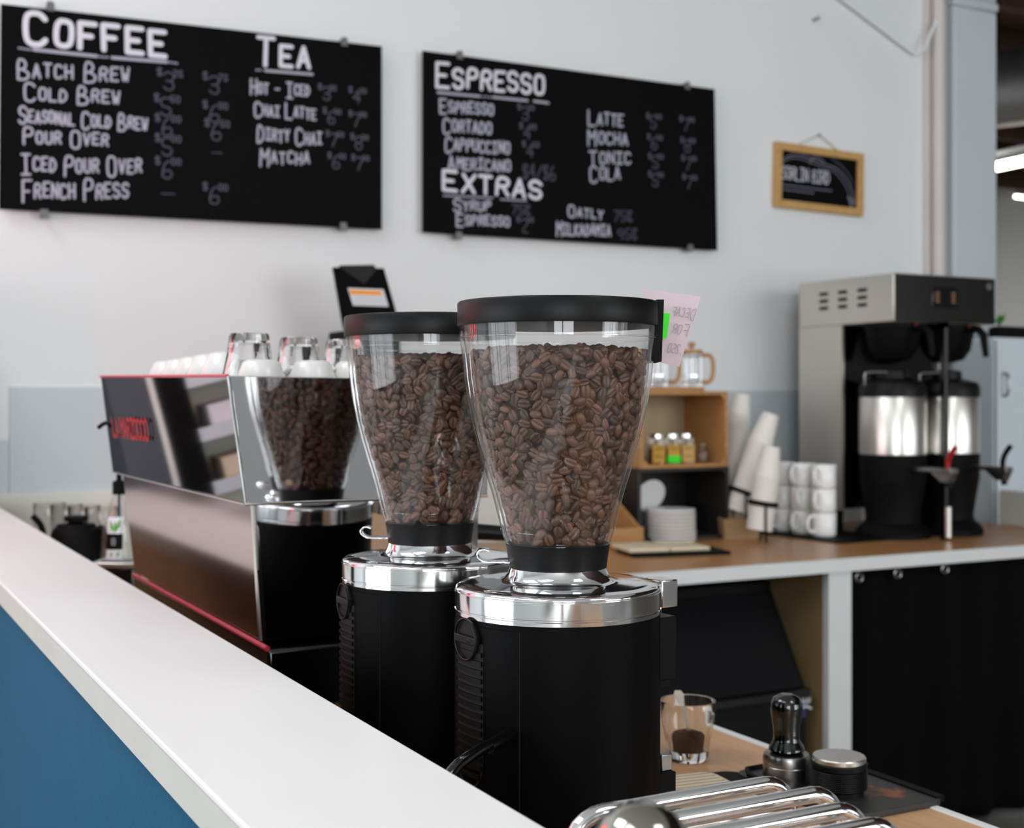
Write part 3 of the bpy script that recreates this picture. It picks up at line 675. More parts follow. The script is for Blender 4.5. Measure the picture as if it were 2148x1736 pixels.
# cap clip and note on the front hopper
a_ = at(1374, 632, 1.235); b_ = at(1391, 755, 1.235)
clip = MB(); R_ = Vector((CS, -SN, 0)); Fd = Vector((SN, CS, 0))
def camslab(mb, pts, D, th):   # outline standing at distance D, th thick, turned to the room like the paper
    P = [at(px, py, D) for px, py in pts]; n = len(P); Q = [p + Fd * th for p in P]
    mb.add(P + Q, [tuple(range(n)), tuple(range(2 * n - 1, n - 1, -1))] + [(i, n + i, n + (i + 1) % n, (i + 1) % n) for i in range(n)]); return mb
c = camslab(MB(), [(1377, 628), (1393, 628), (1388, 758), (1371, 758)], 1.228, 0.056).build('lid_clip', 'black_matte')
tag(c, 'black plastic clip on the right side of the front hopper lid', 'clip')
mbp = camslab(MB(), [(1348, 605), (1470, 622), (1425, 769), (1371, 757)], 1.286, 0.0004)
nt_ = mbp.build('note_paper', 'paper'); tag(nt_, 'pinkish paper note stuck behind the front grinder hopper', 'note')
mb = MB()
u_ = (at(1402, 640, 1.2856) - at(1456, 648, 1.2856)).normalized(); v_ = (at(1474, 630, 1.2856) - at(1462, 668, 1.2856)).normalized(); n_ = -Fd
for wd, px_, py_, w_ in (('DECAF', 1454, 670, 0.022), ('FOR', 1440, 704, 0.015), ('.250', 1428, 744, 0.014)): write(mb, wd, at(px_, py_, 1.2856), u_, v_, n_, w_, 0.012, 0.00035, rest=0.75, lift=0.0006)
x = mb.build('pencil_writing', 'pencil', nt_, recalc=False)
g_ = camslab(MB(), [(1392, 656), (1406, 657), (1399, 708), (1389, 711)], 1.272, 0.0006).build('sticky_tab', 'green_paper'); tag(g_, 'bright green sticky tab between the lid clip and the pink note', 'sticky tab')
# power cord of the front grinder
A = at(1062, 1546, 1.145); B = at(930, 1626, 1.06); 
mb = MB().tube(smoothpath([A + Vector((0.03, 0.03, 0.004)), A, A.lerp(B, 0.5) + Vector((0, 0, 0.004)), B, B + Vector((-0.012, -0.01, -0.05)), B + Vector((-0.01, -0.03, -0.12))], 3), 0.0052, 14)
mb.tube([A + Vector((0.012, 0.012, 0.0)), A, A.lerp(B, 0.3) + Vector((0, 0, 0.001))], [0.0072, 0.0070, 0.0060], 14)
tag(mb.build('power_cord', 'black_gloss'), 'thick black power cord leaving the back of the front grinder', 'cord')

# ------------------------------------------------------------------ espresso machine
t = thing('espresso_machine', 'mirror-steel espresso machine on black base behind the grinders', 'espresso machine', (0.7, 2.0, CT))
O = Vector((0.7, 2.0, CT))
def L(x, y, z): return Vector((x, y, z)) - O
Y0, Y1 = 1.615, 2.457
TL, BL_, TLf, BLf = (0.453, 1.411), (0.475, 1.250), (0.455, 1.424), (0.476, 1.250); XRm = 0.80
# inner housing
MB().hexa([L(0.480, Y0 + 0.006, 1.252), L(XRm - 0.01, Y0 + 0.006, 1.252), L(XRm - 0.01, Y1 - 0.006, 1.252), L(0.480, Y1 - 0.006, 1.252), L(0.462, Y0 + 0.006, 1.385), L(XRm - 0.01, Y0 + 0.006, 1.385), L(XRm - 0.01, Y1 - 0.006, 1.385), L(0.462, Y1 - 0.006, 1.385)]).build('housing', 'black_matte', t)
q = [L(BL_[0], Y0, BL_[1]), L(TL[0], Y0, TL[1]), L(TLf[0], Y1, TLf[1]), L(BLf[0], Y1, BLf[1])]
MB().slab(q, (-1, 0, -0.13), 0.004).build('back_panel', 'mirror_steel', t, bevel=0.0008)['label'] = 'mirror-polished upper back panel'
q = [L(BL_[0] + 0.002, Y0 - 0.002, 1.25), L(XRm, Y0 - 0.033, 1.253), L(XRm, Y0 - 0.033, 1.408), L(TL[0] + 0.002, Y0 - 0.002, 1.411)]
MB().slab(q, (-0.094, -1, 0), 0.006).build('side_panel', 'mirror_steel', t, bevel=0.001)['label'] = 'mirror-polished upper end panel'
q = [L(XRm, Y1, 1.253), L(BLf[0], Y1, 1.25), L(TLf[0], Y1, 1.424), L(XRm, Y1, 1.41)]
MB().slab(q, (0, 1, 0), 0.006).build('side_panel', 'mirror_steel', t)
MB().box(*(XRm - 0.012 - O.x, XRm - O.x), Y0 - O.y, Y1 - O.y, 1.253 - CT, 1.408 - CT).build('front_panel', 'mirror_steel', t)
MB().box(0.46 - O.x, XRm - 0.01 - O.x, Y0 + 0.005 - O.y, Y1 - 0.005 - O.y, 1.384 - CT, 1.387 - CT).build('cup_tray', 'brushed_steel', t)
MB().tube([L(TL[0] - 0.0005, Y0, TL[1]), L(TLf[0] - 0.0005, Y1, TLf[1])], 0.0022, 10).build('top_red_line', 'red_line', t)['label'] = 'red line along the top of the back panel'
MB().tube([L(TL[0], Y0 - 0.002, TL[1]), L(BL_[0], Y0 - 0.002, BL_[1]), L(XRm, Y0 - 0.034, 1.2515)], 0.0022, 8).tube([L(BL_[0], Y0, BL_[1]), L(BLf[0], Y1, BLf[1])], 0.0018, 8).build('edge_trim', 'polished', t)
# lettering on the back panel
o_ = Vector(q[1]); up = (L(TLf[0], Y1, TLf[1]) - L(BLf[0], Y1, BLf[1])).normalized(); n_ = Vector((-1, 0, -0.13)).normalized()
du = Vector((0, -1, 0)); mb = MB()
s0 = L(0.4655, 2.385, 1.318)
write(mb, 'LA MARZOCCO', s0, du, up, n_, 0.28, 0.031, 0.0034, rest=1.0, gap=0.24, drop=0, jit=0, lift=0.0022, narrow=0.7)
mb.build('logo_lettering', 'red_plastic', t, recalc=False)['label'] = 'red maker lettering'
# lower body
YL0, YL1 = Y0 + 0.002, 2.375
q = [L(0.498, YL0, 1.075), L(0.485, YL0, 1.25), L(0.485, YL1 + 0.04, 1.25), L(0.498, YL1, 1.075)]
MB().slab(q, (-1, 0, -0.07), 0.006).build('lower_back_panel', 'soft_steel', t)['label'] = 'softly reflective lower back panel'
q = [L(0.500, YL0 + 0.007, 1.075), L(0.79, YL0 - 0.020, 1.075), L(0.79, YL0 - 0.028, 1.249), L(0.487, YL0 - 0.001, 1.249)]
MB().slab(q, (-0.094, -1, -0.05), 0.004).build('lower_side_panel', 'mirror_steel', t)
MB().tube([L(0.486, YL0, 1.248), L(0.4985, YL0 + 0.007, 1.075)], 0.0035, 10).build('corner_post', 'brushed_steel', t)
MB().box(0.503 - O.x, 0.715 - O.x, YL0 + 0.013 - O.y, YL1 - 0.01 - O.y, 1.075 - CT, 1.252 - CT).build('lower_housing', 'black_matte', t)
MB().box(0.497 - O.x, 0.88 - O.x, Y0 - 0.026 - O.y, YL1 - O.y, 0.99 - CT, 1.068 - CT).build('base', 'black_gloss', t, bevel=0.004)['label'] = 'black base of the machine'
MB().tube([L(0.4965, Y0 - 0.024, 1.070), L(0.4965, YL1, 1.070)], 0.0035, 10).build('lower_red_line', 'red_line', t)['label'] = 'red line along the foot of the back panel'
MB().box(0.725 - O.x, 0.87 - O.x, Y0 + 0.01 - O.y, YL1 - 0.02 - O.y, 1.064 - CT, 1.074 - CT).build('drip_tray', 'brushed_steel', t)
for xx in (0.54, 0.84):
    for yy in (Y0 + 0.05, YL1 - 0.06): off(MB().lathe([(0.024, 0.0), (0.024, 0.008), (0.018, 0.012), (0.018, 0.092)], 24), xx - O.x, yy - O.y).build('leg', 'black_matte', t)
for k, yy in enumerate((1.76, 2.03, 2.30)):
    gh = off(MB().lathe([(0.032, 0.0), (0.034, 0.004), (0.034, 0.030), (0.030, 0.034), (0.030, 0.05)], 32), 0.765 - O.x, yy - O.y, 1.205 - CT).build('group_head', 'chrome', t)
    MB().lathe([(0.030, -0.028), (0.034, -0.02), (0.034, 0.0)], 32, (0.765 - O.x, yy - O.y, 1.205 - CT)).tube([(0.795 - O.x, yy - O.y, 1.192 - CT), (0.84 - O.x, yy - O.y, 1.187 - CT), (0.93 - O.x, yy - O.y, 1.178 - CT)], [0.010, 0.013, 0.011], 16).build('portafilter', 'black_satin', gh)
MB().tube(smoothpath([L(0.47, Y1 + 0.003, 1.34), L(0.463, Y1 + 0.02, 1.338), L(0.455, Y1 + 0.026, 1.330)], 2), 0.004, 8).build('hook', 'black_matte', t)

# cups on the tray of the machine
CZ = 1.387
def tumbler(name, label, loc, parent_rot=(PI, 0, 0), group=None, r0=0.027, r1=0.0375, h=0.083, m='glass'):
    outer = [(0.0005, 0.0), (r0 * 0.9, 0.0), (r0, 0.003), (r0 + (r1 - r0) * 0.3, h * 0.35), (r1 - 0.0015, h * 0.7), (r1, h - 0.0015), (r1 - 0.0008, h)]
    inner = [(r1 - 0.0028, h), (r1 - 0.0035, h * 0.7), (r0 + (r1 - r0) * 0.3 - 0.004, h * 0.35), (r0 - 0.004, 0.014), (0.0005, 0.012)]
    mb = MB(); prof = outer + inner; seg = 48; n = len(prof); vs = []; fs = []
    for j, (r, z) in enumerate(prof):
        for i in range(seg):
            a = 2 * PI * i / seg; rr = r
            if 2 <= j <= 3: rr = r * (1 - 0.045 * (1 - abs(math.cos(4.5 * a))))
            vs.append((rr * math.cos(a), rr * math.sin(a), z))
    for j in range(n - 1):
        for i in range(seg): k = (i + 1) % seg; fs.append((j * seg + i, j * seg + k, (j + 1) * seg + k, (j + 1) * seg + i))
    fs.append(tuple(range(seg - 1, -1, -1))); fs.append(tuple((n - 1) * seg + i for i in range(seg)))
    o = mb.add(vs, fs).build(name, m, smooth=40); o.location = loc; o.rotation_euler = parent_rot
    return tag(o, label, 'glass', group)
up0 = 0.083
for (px, y_, l) in ((523, 1.72, 'upturned clear tumbler at the near corner of the espresso machine top'), (627, 1.80, 'upturned clear tumbler in the middle of the three on the espresso machine'), (722, 1.83, 'upturned clear tumbler half hidden behind the rear grinder hopper')):
    d = ray(px, 760); p = ORI + d * (y_ / d.y); tumbler('glass_tumbler', l, (p.x, p.y, CZ + up0), group='upturned tumblers on the espresso machine')
def cup_mesh(name, r_top, r_bot, h, hx=True, seg=40):
    mb = MB(); th = 0.003
    prof = [(0.0005, 0.0), (r_bot * 0.8, 0.0), (r_bot, 0.004), (r_bot + (r_top - r_bot) * 0.75, h * 0.5), (r_top, h - 0.001), (r_top - 0.001, h), (r_top - th, h - 0.001), (r_bot + (r_top - r_bot) * 0.75 - th, h * 0.5), (r_bot - th, 0.008), (0.0005, 0.006)]
    mb.lathe(prof, seg)
    if hx:
        mb.tube(smoothpath([(r_top - 0.002, 0, h * 0.82), (r_top + h * 0.28, 0, h * 0.86), (r_top + h * 0.34, 0, h * 0.5), (r_bot + h * 0.22, 0, h * 0.2), (r_bot + 0.001 + (r_top - r_bot) * 0.4, 0, h * 0.24)], 3), 0.0042, 10)
    return mb
ec = None
for k, (px, y_) in enumerate(((548, 1.655), (655, 1.66), (742, 1.665))):
    d = ray(px, 785); p = ORI + d * (y_ / d.y)
    lb = ('upturned white espresso cup under the nearest tumbler at the machine edge', 'upturned white espresso cup in the middle of the machine end row', 'upturned white espresso cup beside the rear grinder hopper')[k]
    if ec is None: ec = cup_mesh('espresso_cup', 0.034, 0.024, 0.046, True).build('espresso_cup', 'cup_glaze', smooth=50); tag(ec, lb, 'cup', 'white espresso cups on the machine'); c = ec
    else: c = ec.copy(); COL.objects.link(c); c['label'] = lb
    c.location = (p.x, p.y, CZ + 0.046); c.rotation_euler = (PI, 0, 1.2 + k)
cc = None
for k, (px, y_) in enumerate(((338, 2.36), (366, 2.24), (394, 2.12), (424, 2.00), (455, 1.89))):
    d = ray(px, 785); p = ORI + d * (y_ / d.y)
    lb = 'upturned white cappuccino cup, ' + ('farthest along the back edge of the machine', 'second from the far end of the machine edge', 'middle one of the row along the machine edge', 'fourth along the machine back edge, toward the tumblers', 'last of the back row, next to the corner tumbler')[k]
    if cc is None: cc = cup_mesh('cappuccino_cup', 0.045, 0.027, 0.064 , True).build('cappuccino_cup', 'cup_glaze', smooth=50); tag(cc, lb, 'cup', 'white cups along the machine back edge'); c = cc
    else: c = cc.copy(); COL.objects.link(c); c['label'] = lb
    c.location = (p.x + 0.015, p.y, CZ + 0.064); c.rotation_euler = (PI, 0, 0.4)

# ------------------------------------------------------------------ far left end: kettle, syrup bottle, glasses
p = at(160, 1120, 3.3); t = thing('gooseneck_kettle', 'matte black gooseneck kettle at the far left behind the white ledge', 'kettle', (p.x, p.y, CT), (0, 0, -YAW))
MB().lathe([(0.078, 0.0), (0.082, 0.006), (0.080, 0.03), (0.060, 0.150), (0.054, 0.160), (0.050, 0.162)], 48).build('body', 'black_matte', t)
ld = MB().lathe([(0.050, 0.162), (0.046, 0.170), (0.020, 0.173), (0.012, 0.175)], 32).build('lid', 'black_matte', t); MB().lathe([(0.010, 0.173), (0.030, 0.178), (0.030, 0.190), (0.0, 0.192)], 24).build('lid_knob', 'black_matte', ld)
MB().tube(smoothpath([(-0.07, 0, 0.04), (-0.105, 0, 0.05), (-0.082, 0, 0.12), (-0.085, 0, 0.165), (-0.11, 0, 0.190)], 3), [0.009] * 0 or 0.008, 12).build('spout', 'black_matte', t)
MB().tube(smoothpath([(0.050, 0, 0.140), (0.058, 0, 0.162), (0.070, 0, 0.158), (0.098, 0, 0.02)], 2), 0.0085, 12).build('handle', 'black_satin', t)
for k, px in enumerate((104, 140, 176, 212)):
    p = at(px, 1080, 3.62 - 0.04 * k)
    tumbler('pint_glass', 'tall clear glass behind the kettle, ' + ('above the kettle spout', 'second from the spout side', 'second from the syrup bottle', 'nearest the syrup bottle')[k], (p.x, p.y, CT), (0, 0, 0), 'tall glasses behind the kettle', 0.030, 0.043, 0.197)
p = at(250, 1180, 2.9); bx = thing('knock_box', 'glossy black box with chrome rim under the syrup bottle', 'box', (p.x, p.y, CT), (0, 0, -YAW))
hb = EYE - 0.353 - CT
MB().box(-0.045, 0.045, -0.045, 0.045, 0, hb - 0.010).build('body', 'black_gloss', bx, bevel=0.004)
MB().box(-0.049, 0.049, -0.049, 0.049, hb - 0.010, hb).build('rim', 'brushed_steel', bx, bevel=0.002)
MB().cyl((-0.03, -0.0452, hb - 0.022), (-0.03, -0.047, hb - 0.022), 0.005, 12).build('indicator', 'red_plastic', bx)['label'] = 'small red indicator'
t = thing('syrup_bottle', 'clear conical syrup bottle with black pump beside the espresso machine', 'bottle', (p.x, p.y, CT + hb), (0, 0, -YAW))
MB().shell([(0.002, 0.0), (0.038, 0.0), (0.040, 0.004), (0.034, 0.07), (0.021, 0.125), (0.012, 0.145), (0.011, 0.150), (0.009, 0.150), (0.0095, 0.145), (0.018, 0.125), (0.031, 0.07), (0.036, 0.006), (0.002, 0.005)], 40).build('bottle_body', 'thin_clear', t)
pm = MB().lathe([(0.0145, 0.146), (0.0145, 0.174), (0.010, 0.176), (0.006, 0.178), (0.006, 0.20), (0.012, 0.202), (0.012, 0.210), (0.002, 0.212)], 24).tube(smoothpath([(0, 0, 0.206), (0.02, 0.02, 0.208), (0.026, 0.026, 0.198)], 2), 0.004, 8).build('pump', 'black_matte', t)
MB().cyl((0, 0, 0.02), (0, 0, 0.148), 0.003, 8).build('dip_tube', 'black_matte', pm)
lb = MB(); 
def conepatch(mb, z0, z1, half, lift):
    def r(z): return 0.040 + (0.034 - 0.040) * (z - 0.004) / 0.066 if z < 0.07 else 0.034 + (0.021 - 0.034) * (z - 0.07) / 0.055
    vs = []; n = 8
    for z in (z0, (z0 + z1) / 2, z1):
        for i in range(n + 1): a = -PI / 2 - half / r(z) + 2 * half / r(z) * i / n; vs.append(((r(z) + lift) * math.cos(a), (r(z) + lift) * math.sin(a), z))
    mb.add(vs, [(j * (n + 1) + i, j * (n + 1) + i + 1, (j + 1) * (n + 1) + i + 1, (j + 1) * (n + 1) + i) for j in range(2) for i in range(n)]); return mb
l_ = conepatch(MB(), 0.006, 0.098, 0.018, 0.0006).build('label', 'label_white', t, recalc=False)
conepatch(MB(), 0.028, 0.062, 0.0175, 0.0012).build('label_patch', 'black_matte', l_, recalc=False)
mb = MB()
for s, e_ in (((-0.004, 0.066), (-0.010, 0.090)), ((0.0, 0.064), (0.001, 0.088)), ((0.003, 0.066), (0.012, 0.095)), ((-0.008, 0.008), (-0.003, 0.027)), ((0.006, 0.008), (0.010, 0.027))):
    mb.tube([(s[0], -0.0385 + s[1] * 0.09, s[1]), ((s[0] + e_[0]) / 2, -0.0395 + (s[1] + e_[1]) * 0.045, (s[1] + e_[1]) / 2), (e_[0], -0.0385 + e_[1] * 0.09, e_[1])], [0.001, 0.003, 0.0006], 6)
mb.build('leaf_print', 'label_green', l_)
mb = MB(); write(mb, '8', Vector((-0.004, -0.0397, 0.039)), UX, VZ, NB, 0.008, 0.014, 0.0009, lift=0.001); mb.build('emblem', 'label_lines', l_, recalc=False)

# ------------------------------------------------------------------ bulk grinder with open black lid against the wall
t = thing('bulk_grinder', 'black bulk grinder whose raised lid with warning sticker shows above the rear hopper', 'grinder', (1.60, 3.78, CT))
O2 = Vector((1.60, 3.78, CT)); yl = 3.72
LP = [ony(px, py, yl) - O2 for px, py in ((722, 690), (842, 690), (806, 562), (699, 560))]
bx_ = (LP[0].x + LP[1].x) / 2
MB().box(bx_ - 0.085, bx_ + 0.085, -0.12, 0.15, 0.0, LP[0].z - 0.10).box(bx_ - 0.075, bx_ + 0.075, -0.10, 0.13, LP[0].z - 0.10, LP[0].z - 0.001).build('body', 'black_matte', t, bevel=0.006)
MB().box(bx_ - 0.05, bx_ + 0.05, -0.122, -0.119, 0.08, 0.25).build('front_plate', 'pipe_grey', t)
lid = MB().slab([LP[0], LP[1], LP[2], LP[3]], (0, -1, 0), 0.014).build('lid', 'board_black', t, bevel=0.003)
def lp(u, v): a = LP[3].lerp(LP[2], u); b = LP[0].lerp(LP[1], u); return a.lerp(b, v)
MB().add([lp(0.15, -0.03) + Vector((0, -0.003, 0)), lp(0.80, -0.05) + Vector((0, -0.003, 0)), lp(0.84, 0.02) + Vector((0, -0.003, 0)), lp(0.52, 0.27) + Vector((0, -0.004, 0)), lp(0.12, 0.0) + Vector((0, -0.003, 0)),
          lp(0.15, -0.03) + Vector((0, 0.012, 0)), lp(0.80, -0.05) + Vector((0, 0.012, 0)), lp(0.84, 0.02) + Vector((0, 0.012, 0)), lp(0.52, 0.27) + Vector((0, 0.001, 0)), lp(0.12, 0.0) + Vector((0, 0.012, 0))],
         [(0, 1, 2, 3, 4), (9, 8, 7, 6, 5), (0, 5, 6, 1), (1, 6, 7, 2), (2, 7, 8, 3), (3, 8, 9, 4), (4, 9, 5, 0)]).build('lid_latch', 'grey_plastic', lid)
n3 = Vector((0, -0.0015, 0))
lw = [lp(0.20, 0.335), lp(0.86, 0.35), lp(0.875, 0.63), lp(0.235, 0.615)]
MB().slab([p + n3 for p in lw[::-1]], (0, -1, 0), 0.001).build('warning_sticker', 'label_white', lid, bevel=0.0)['label'] = 'white warning sticker with orange band'
MB().slab([p + n3 * 1.6 for p in (lp(0.225, 0.44), lp(0.82, 0.45), lp(0.815, 0.375), lp(0.215, 0.36))], (0, -1, 0), 0.0008).build('sticker_band', 'label_orange', lid)
mb = MB()
for k in range(4): v = 0.47 + 0.035 * k; mb.slab([p + n3 * 1.6 for p in (lp(0.26, v + 0.012), lp(0.84, v + 0.02), lp(0.84, v + 0.008), lp(0.255, v))], (0, -1, 0), 0.0006)
mb.build('sticker_lines', 'label_lines', lid)

# ------------------------------------------------------------------ crates and their contents
def crate(name, label, x0, x1, y0, y1, z0, z1, m, mback, th=0.012):
    cx, cyy = (x0 + x1) / 2, (y0 + y1) / 2; t = thing(name, label, 'crate', (cx, cyy, z0)); a, b, d = (x1 - x0) / 2, (y1 - y0) / 2, z1 - z0
    MB().box(-a, a, -b, b, 0, th).build('bottom', m, t, bevel=0.002); MB().box(-a, a, -b, b, d - th, d).build('top', m, t, bevel=0.002)
    for s in (-1, 1): MB().box(min(s * a, s * (a - th)), max(s * a, s * (a - th)), -b, b, th, d - th).build('side', m, t, bevel=0.002)
    MB().box(-a + th, a - th, b - 0.006, b, th, d - th).build('back', mback, t)
    MB().prism([(-a + th, th), (-a + th + 0.02, th), (-a + th, th + 0.02)], (0, -b, 0), (1, 0, 0), (0, 0, 1), (0, 1, 0), 0.01).prism([(a - th, th), (a - th - 0.02, th), (a - th, th + 0.02)], (0, -b, 0), (1, 0, 0), (0, 0, 1), (0, 1, 0), 0.01).prism([(a - th, d - th), (a - th - 0.02, d - th), (a - th, d - th - 0.02)], (0, -b, 0), (1, 0, 0), (0, 0, 1), (0, 1, 0), 0.01).build('corner_block', m, t)
    return t
cx0, cx1, cy0, cy1 = 2.45, 2.815, 3.70, 3.955
crate('wood_crate', 'dark stained crate standing on the counter behind the stacked saucers', cx0 - 0.01, cx1 + 0.005, cy0, cy1, CT, 1.150, 'dark_wood', 'dark_wood')
crate('wood_crate', 'light wood crate holding yellow-labelled jars, on top of the dark crate', cx0, cx1, cy0, cy1, 1.150, 1.412, 'crate_wood', 'crate_back')
p0 = ony(1350, 800, 3.72); p1 = ony(1475, 800, 3.72)
sb = MB().box(-(p1.x - p0.x) / 2, (p1.x - p0.x) / 2, -0.09, 0.13, 0, 0.016).build('serving_board', 'crate_wood', bevel=0.003); sb.location = ((p0.x + p1.x) / 2, 3.80, 1.412); tag(sb, 'plain wooden board lying on top of the light crate under the coffee presses', 'board')
def french_press(label, loc, rot):
    t = thing('french_press', label, 'french press', loc, (0, 0, rot), 'french presses on the crate')
    MB().shell([(0.002, 0.006), (0.033, 0.006), (0.036, 0.010), (0.036, 0.118), (0.0345, 0.118), (0.0345, 0.012), (0.002, 0.010)], 40).build('beaker', 'thin_clear', t)
    fr = MB()
    for z in (0.02, 0.108): fr.tube([(0.037 * math.cos(2 * PI * i / 40), 0.037 * math.sin(2 * PI * i / 40), z) for i in range(40)], 0.0025, 8, closed=True)
    for k in range(4): a = PI / 4 + k * PI / 2; fr.tube([(0.037 * math.cos(a), 0.037 * math.sin(a), 0.0), (0.037 * math.cos(a), 0.037 * math.sin(a), 0.112)], 0.0022, 8)
    fr.build('frame', 'chrome', t)
    ld = MB().lathe([(0.034, 0.118), (0.040, 0.120), (0.040, 0.130), (0.036, 0.132), (0.0, 0.132)], 32).build('lid', 'press_wood', t)
    MB().lathe([(0.004, 0.132), (0.005, 0.140), (0.013, 0.144), (0.014, 0.152), (0.009, 0.159), (0.0, 0.160)], 24).build('lid_knob', 'press_wood', ld)
    MB().cyl((0, 0, 0.04), (0, 0, 0.125), 0.002, 8).lathe([(0.033, 0.036), (0.033, 0.042), (0.0, 0.043)], 32).build('plunger', 'chrome', ld)
    MB().tube(smoothpath([(0.038, 0, 0.112), (0.066, 0, 0.114), (0.078, 0, 0.095), (0.078, 0, 0.04), (0.064, 0, 0.016), (0.038, 0, 0.018)], 3), 0.0075, 12).build('handle', 'press_wood', t)
    return t
pa = at(1465, 808, 4.60); french_press('glass coffee press with wooden lid and handle, clear of the note, on the crate top', (pa.x, 3.80, 1.428), -YAW + 0.1)
pb = at(1398, 808, 4.52); french_press('glass coffee press partly hidden behind the pink note on the crate top', (pb.x, 3.80, 1.428), -YAW + 0.05)
def spice_jar(label, loc, lab, stripe=None, capm='chrome'):
    t = thing('spice_jar', label, 'jar', loc, (0, 0, -0.25), 'jars in the light crate'); s = 0.025
    MB().prism(rrect(2 * s, 2 * s, 0.006), (0, 0, 0), (1, 0, 0), (0, 1, 0), (0, 0, 1), 0.088).build('jar_body', 'thin_clear', t)
    MB().prism(rrect(2 * s - 0.006, 2 * s - 0.006, 0.005), (0, 0, 0.003), (1, 0, 0), (0, 1, 0), (0, 0, 1), 0.05).build('contents', 'coffee_powder', t)
    MB().lathe([(0.019, 0.088), (0.020, 0.089), (0.020, 0.102), (0.018, 0.104), (0.0, 0.104)], 28).build('jar_lid', capm, t)
    l = MB().box(-0.023, 0.023, -s - 0.0008, -s - 0.0002, 0.004, 0.066).build('label', lab, t)
    mb = MB()
    for z, w in ((0.050, 0.016), (0.024, 0.014)):
        if stripe and z < 0.03: continue
        x = -w
        while x < w: pen(mb, [(x, z), (x + 0.002, z + 0.005), (x + 0.004, z)], 0.0008, (0, -s - 0.0008, 0), UX, VZ, NB, 0.0003); x += 0.005
    mb.build('label_writing', 'label_ink', l, recalc=False)
    if stripe: MB().box(-0.0235, 0.0235, -s - 0.0014, -s - 0.0009, 0.004, 0.028).build('label_stripe', stripe, l)
    return t
for px, lb, lab, st, D in ((1378, 'square jar with plain yellow label, first from the hopper in the light crate', 'yellow_label', None, 4.52), (1414, 'square jar with yellow label and bright green strip', 'yellow_label', 'green_paper', 4.54), (1447, 'square jar with pale tan label, beside the clear round jar', 'tan_label', None, 4.56)):
    p = at(px, 962, D); spice_jar(lb, (p.x, 3.765, 1.162), lab, st)
p = at(1478, 950, 4.62); jr = MB().shell([(0.001, 0.0), (0.022, 0.0), (0.026, 0.006), (0.026, 0.045), (0.020, 0.056), (0.020, 0.066), (0.018, 0.066), (0.018, 0.056), (0.024, 0.044), (0.024, 0.006), (0.001, 0.003)], 32).build('glass_jar', 'thin_clear'); jr.location = (p.x, 3.78, 1.162); tag(jr, 'small empty round glass jar in the right end of the light crate', 'jar')
# saucers in front of / inside the dark crate
SP = (ony(1408, 1100, 3.70).x, 3.70)
prof = [(0.001, 0.002), (0.045, 0.0), (0.048, 0.002), (0.074, 0.0030), (0.0825, 0.0040), (0.0838, 0.0055), (0.0838, 0.0108), (0.082, 0.0120), (0.070, 0.0105), (0.046, 0.0065), (0.001, 0.006)]
sa = None; names = ('lowest', 'second from the bottom', 'third from the bottom', 'fourth from the bottom', 'middle', 'fourth from the top', 'third from the top', 'second from the top', 'topmost')
for k in range(9):
    lb = 'white saucer, %s of the stack before the dark crate' % names[k]
    if sa is None: sa = MB().lathe(prof, 56).build('saucer', 'ceramic', smooth=50); tag(sa, lb, 'saucer', 'stack of white saucers'); c = sa
    else: c = sa.copy(); COL.objects.link(c); c['label'] = lb
    c.location = (SP[0] + random.uniform(-.002, .002), SP[1] + random.uniform(-.002, .002), CT + 0.0125 * k)
c = sa.copy(); COL.objects.link(c); c['label'] = 'white saucer leaning on edge on top of the saucer stack'; c.location = (SP[0] + 0.0, SP[1] + 0.135, CT + 0.150); c.rotation_euler = (math.radians(112), 0.25, 0.1); c.scale = (0.72, 0.72, 0.72)
# wooden organiser at the left of the crates
t = thing('wooden_organizer', 'light wood stepped organizer between the front hopper and the dark crate', 'organizer', (2.30, 3.72, CT))
MB().prism([(-0.12, 0), (0.12, 0), (0.12, 0.10), (-0.12, 0.10)], (-0.10, 0, 0), (0, 1, 0), (0, 0, 1), (1, 0, 0), 0.008).build('side', 'crate_wood', t)
MB().prism([(-0.10, 0), (0.14, 0), (0.14, 0.20), (-0.10, 0.065)], (0.085, 0, 0), (0, 1, 0), (0, 0, 1), (1, 0, 0), 0.010).build('side', 'crate_wood', t)
MB().box(-0.10, 0.095, -0.12, -0.11, 0, 0.065).box(-0.10, 0.095, 0.13, 0.14, 0, 0.24).build('front_board', 'crate_wood', t); MB().box(-0.095, 0.088, -0.11, 0.13, 0, 0.01).build('bottom', 'dark_wood', t)
# black tray and cream book on it
p = onz(1412, 1160, CT); t = thing('serving_tray', 'flat black tray under the open cream notebook', 'tray', (p.x, p.y, CT), (0, 0, -0.22))
MB().prism(rrect(0.325, 0.17, 0.012), (0, 0, 0), (1, 0, 0), (0, 1, 0), (0, 0, 1), 0.010).build('base', 'black_matte', t, bevel=0.002); MB().box(-0.14, 0.14, -0.07, 0.07, 0.010, 0.0125).build('inner_panel', 'grey_plastic', t)
t = thing('notebook', 'open cream notebook lying on the black tray before the saucers', 'notebook', (p.x - 0.03, p.y + 0.03, CT + 0.0125), (0, 0, -0.20))
MB().box(-0.135, -0.002, -0.085, 0.085, 0.0, 0.014).build('page_block', 'cream_cover', t, bevel=0.004); MB().box(0.002, 0.135, -0.085, 0.085, 0.0, 0.012).build('page_block', 'cream_cover', t, bevel=0.004)
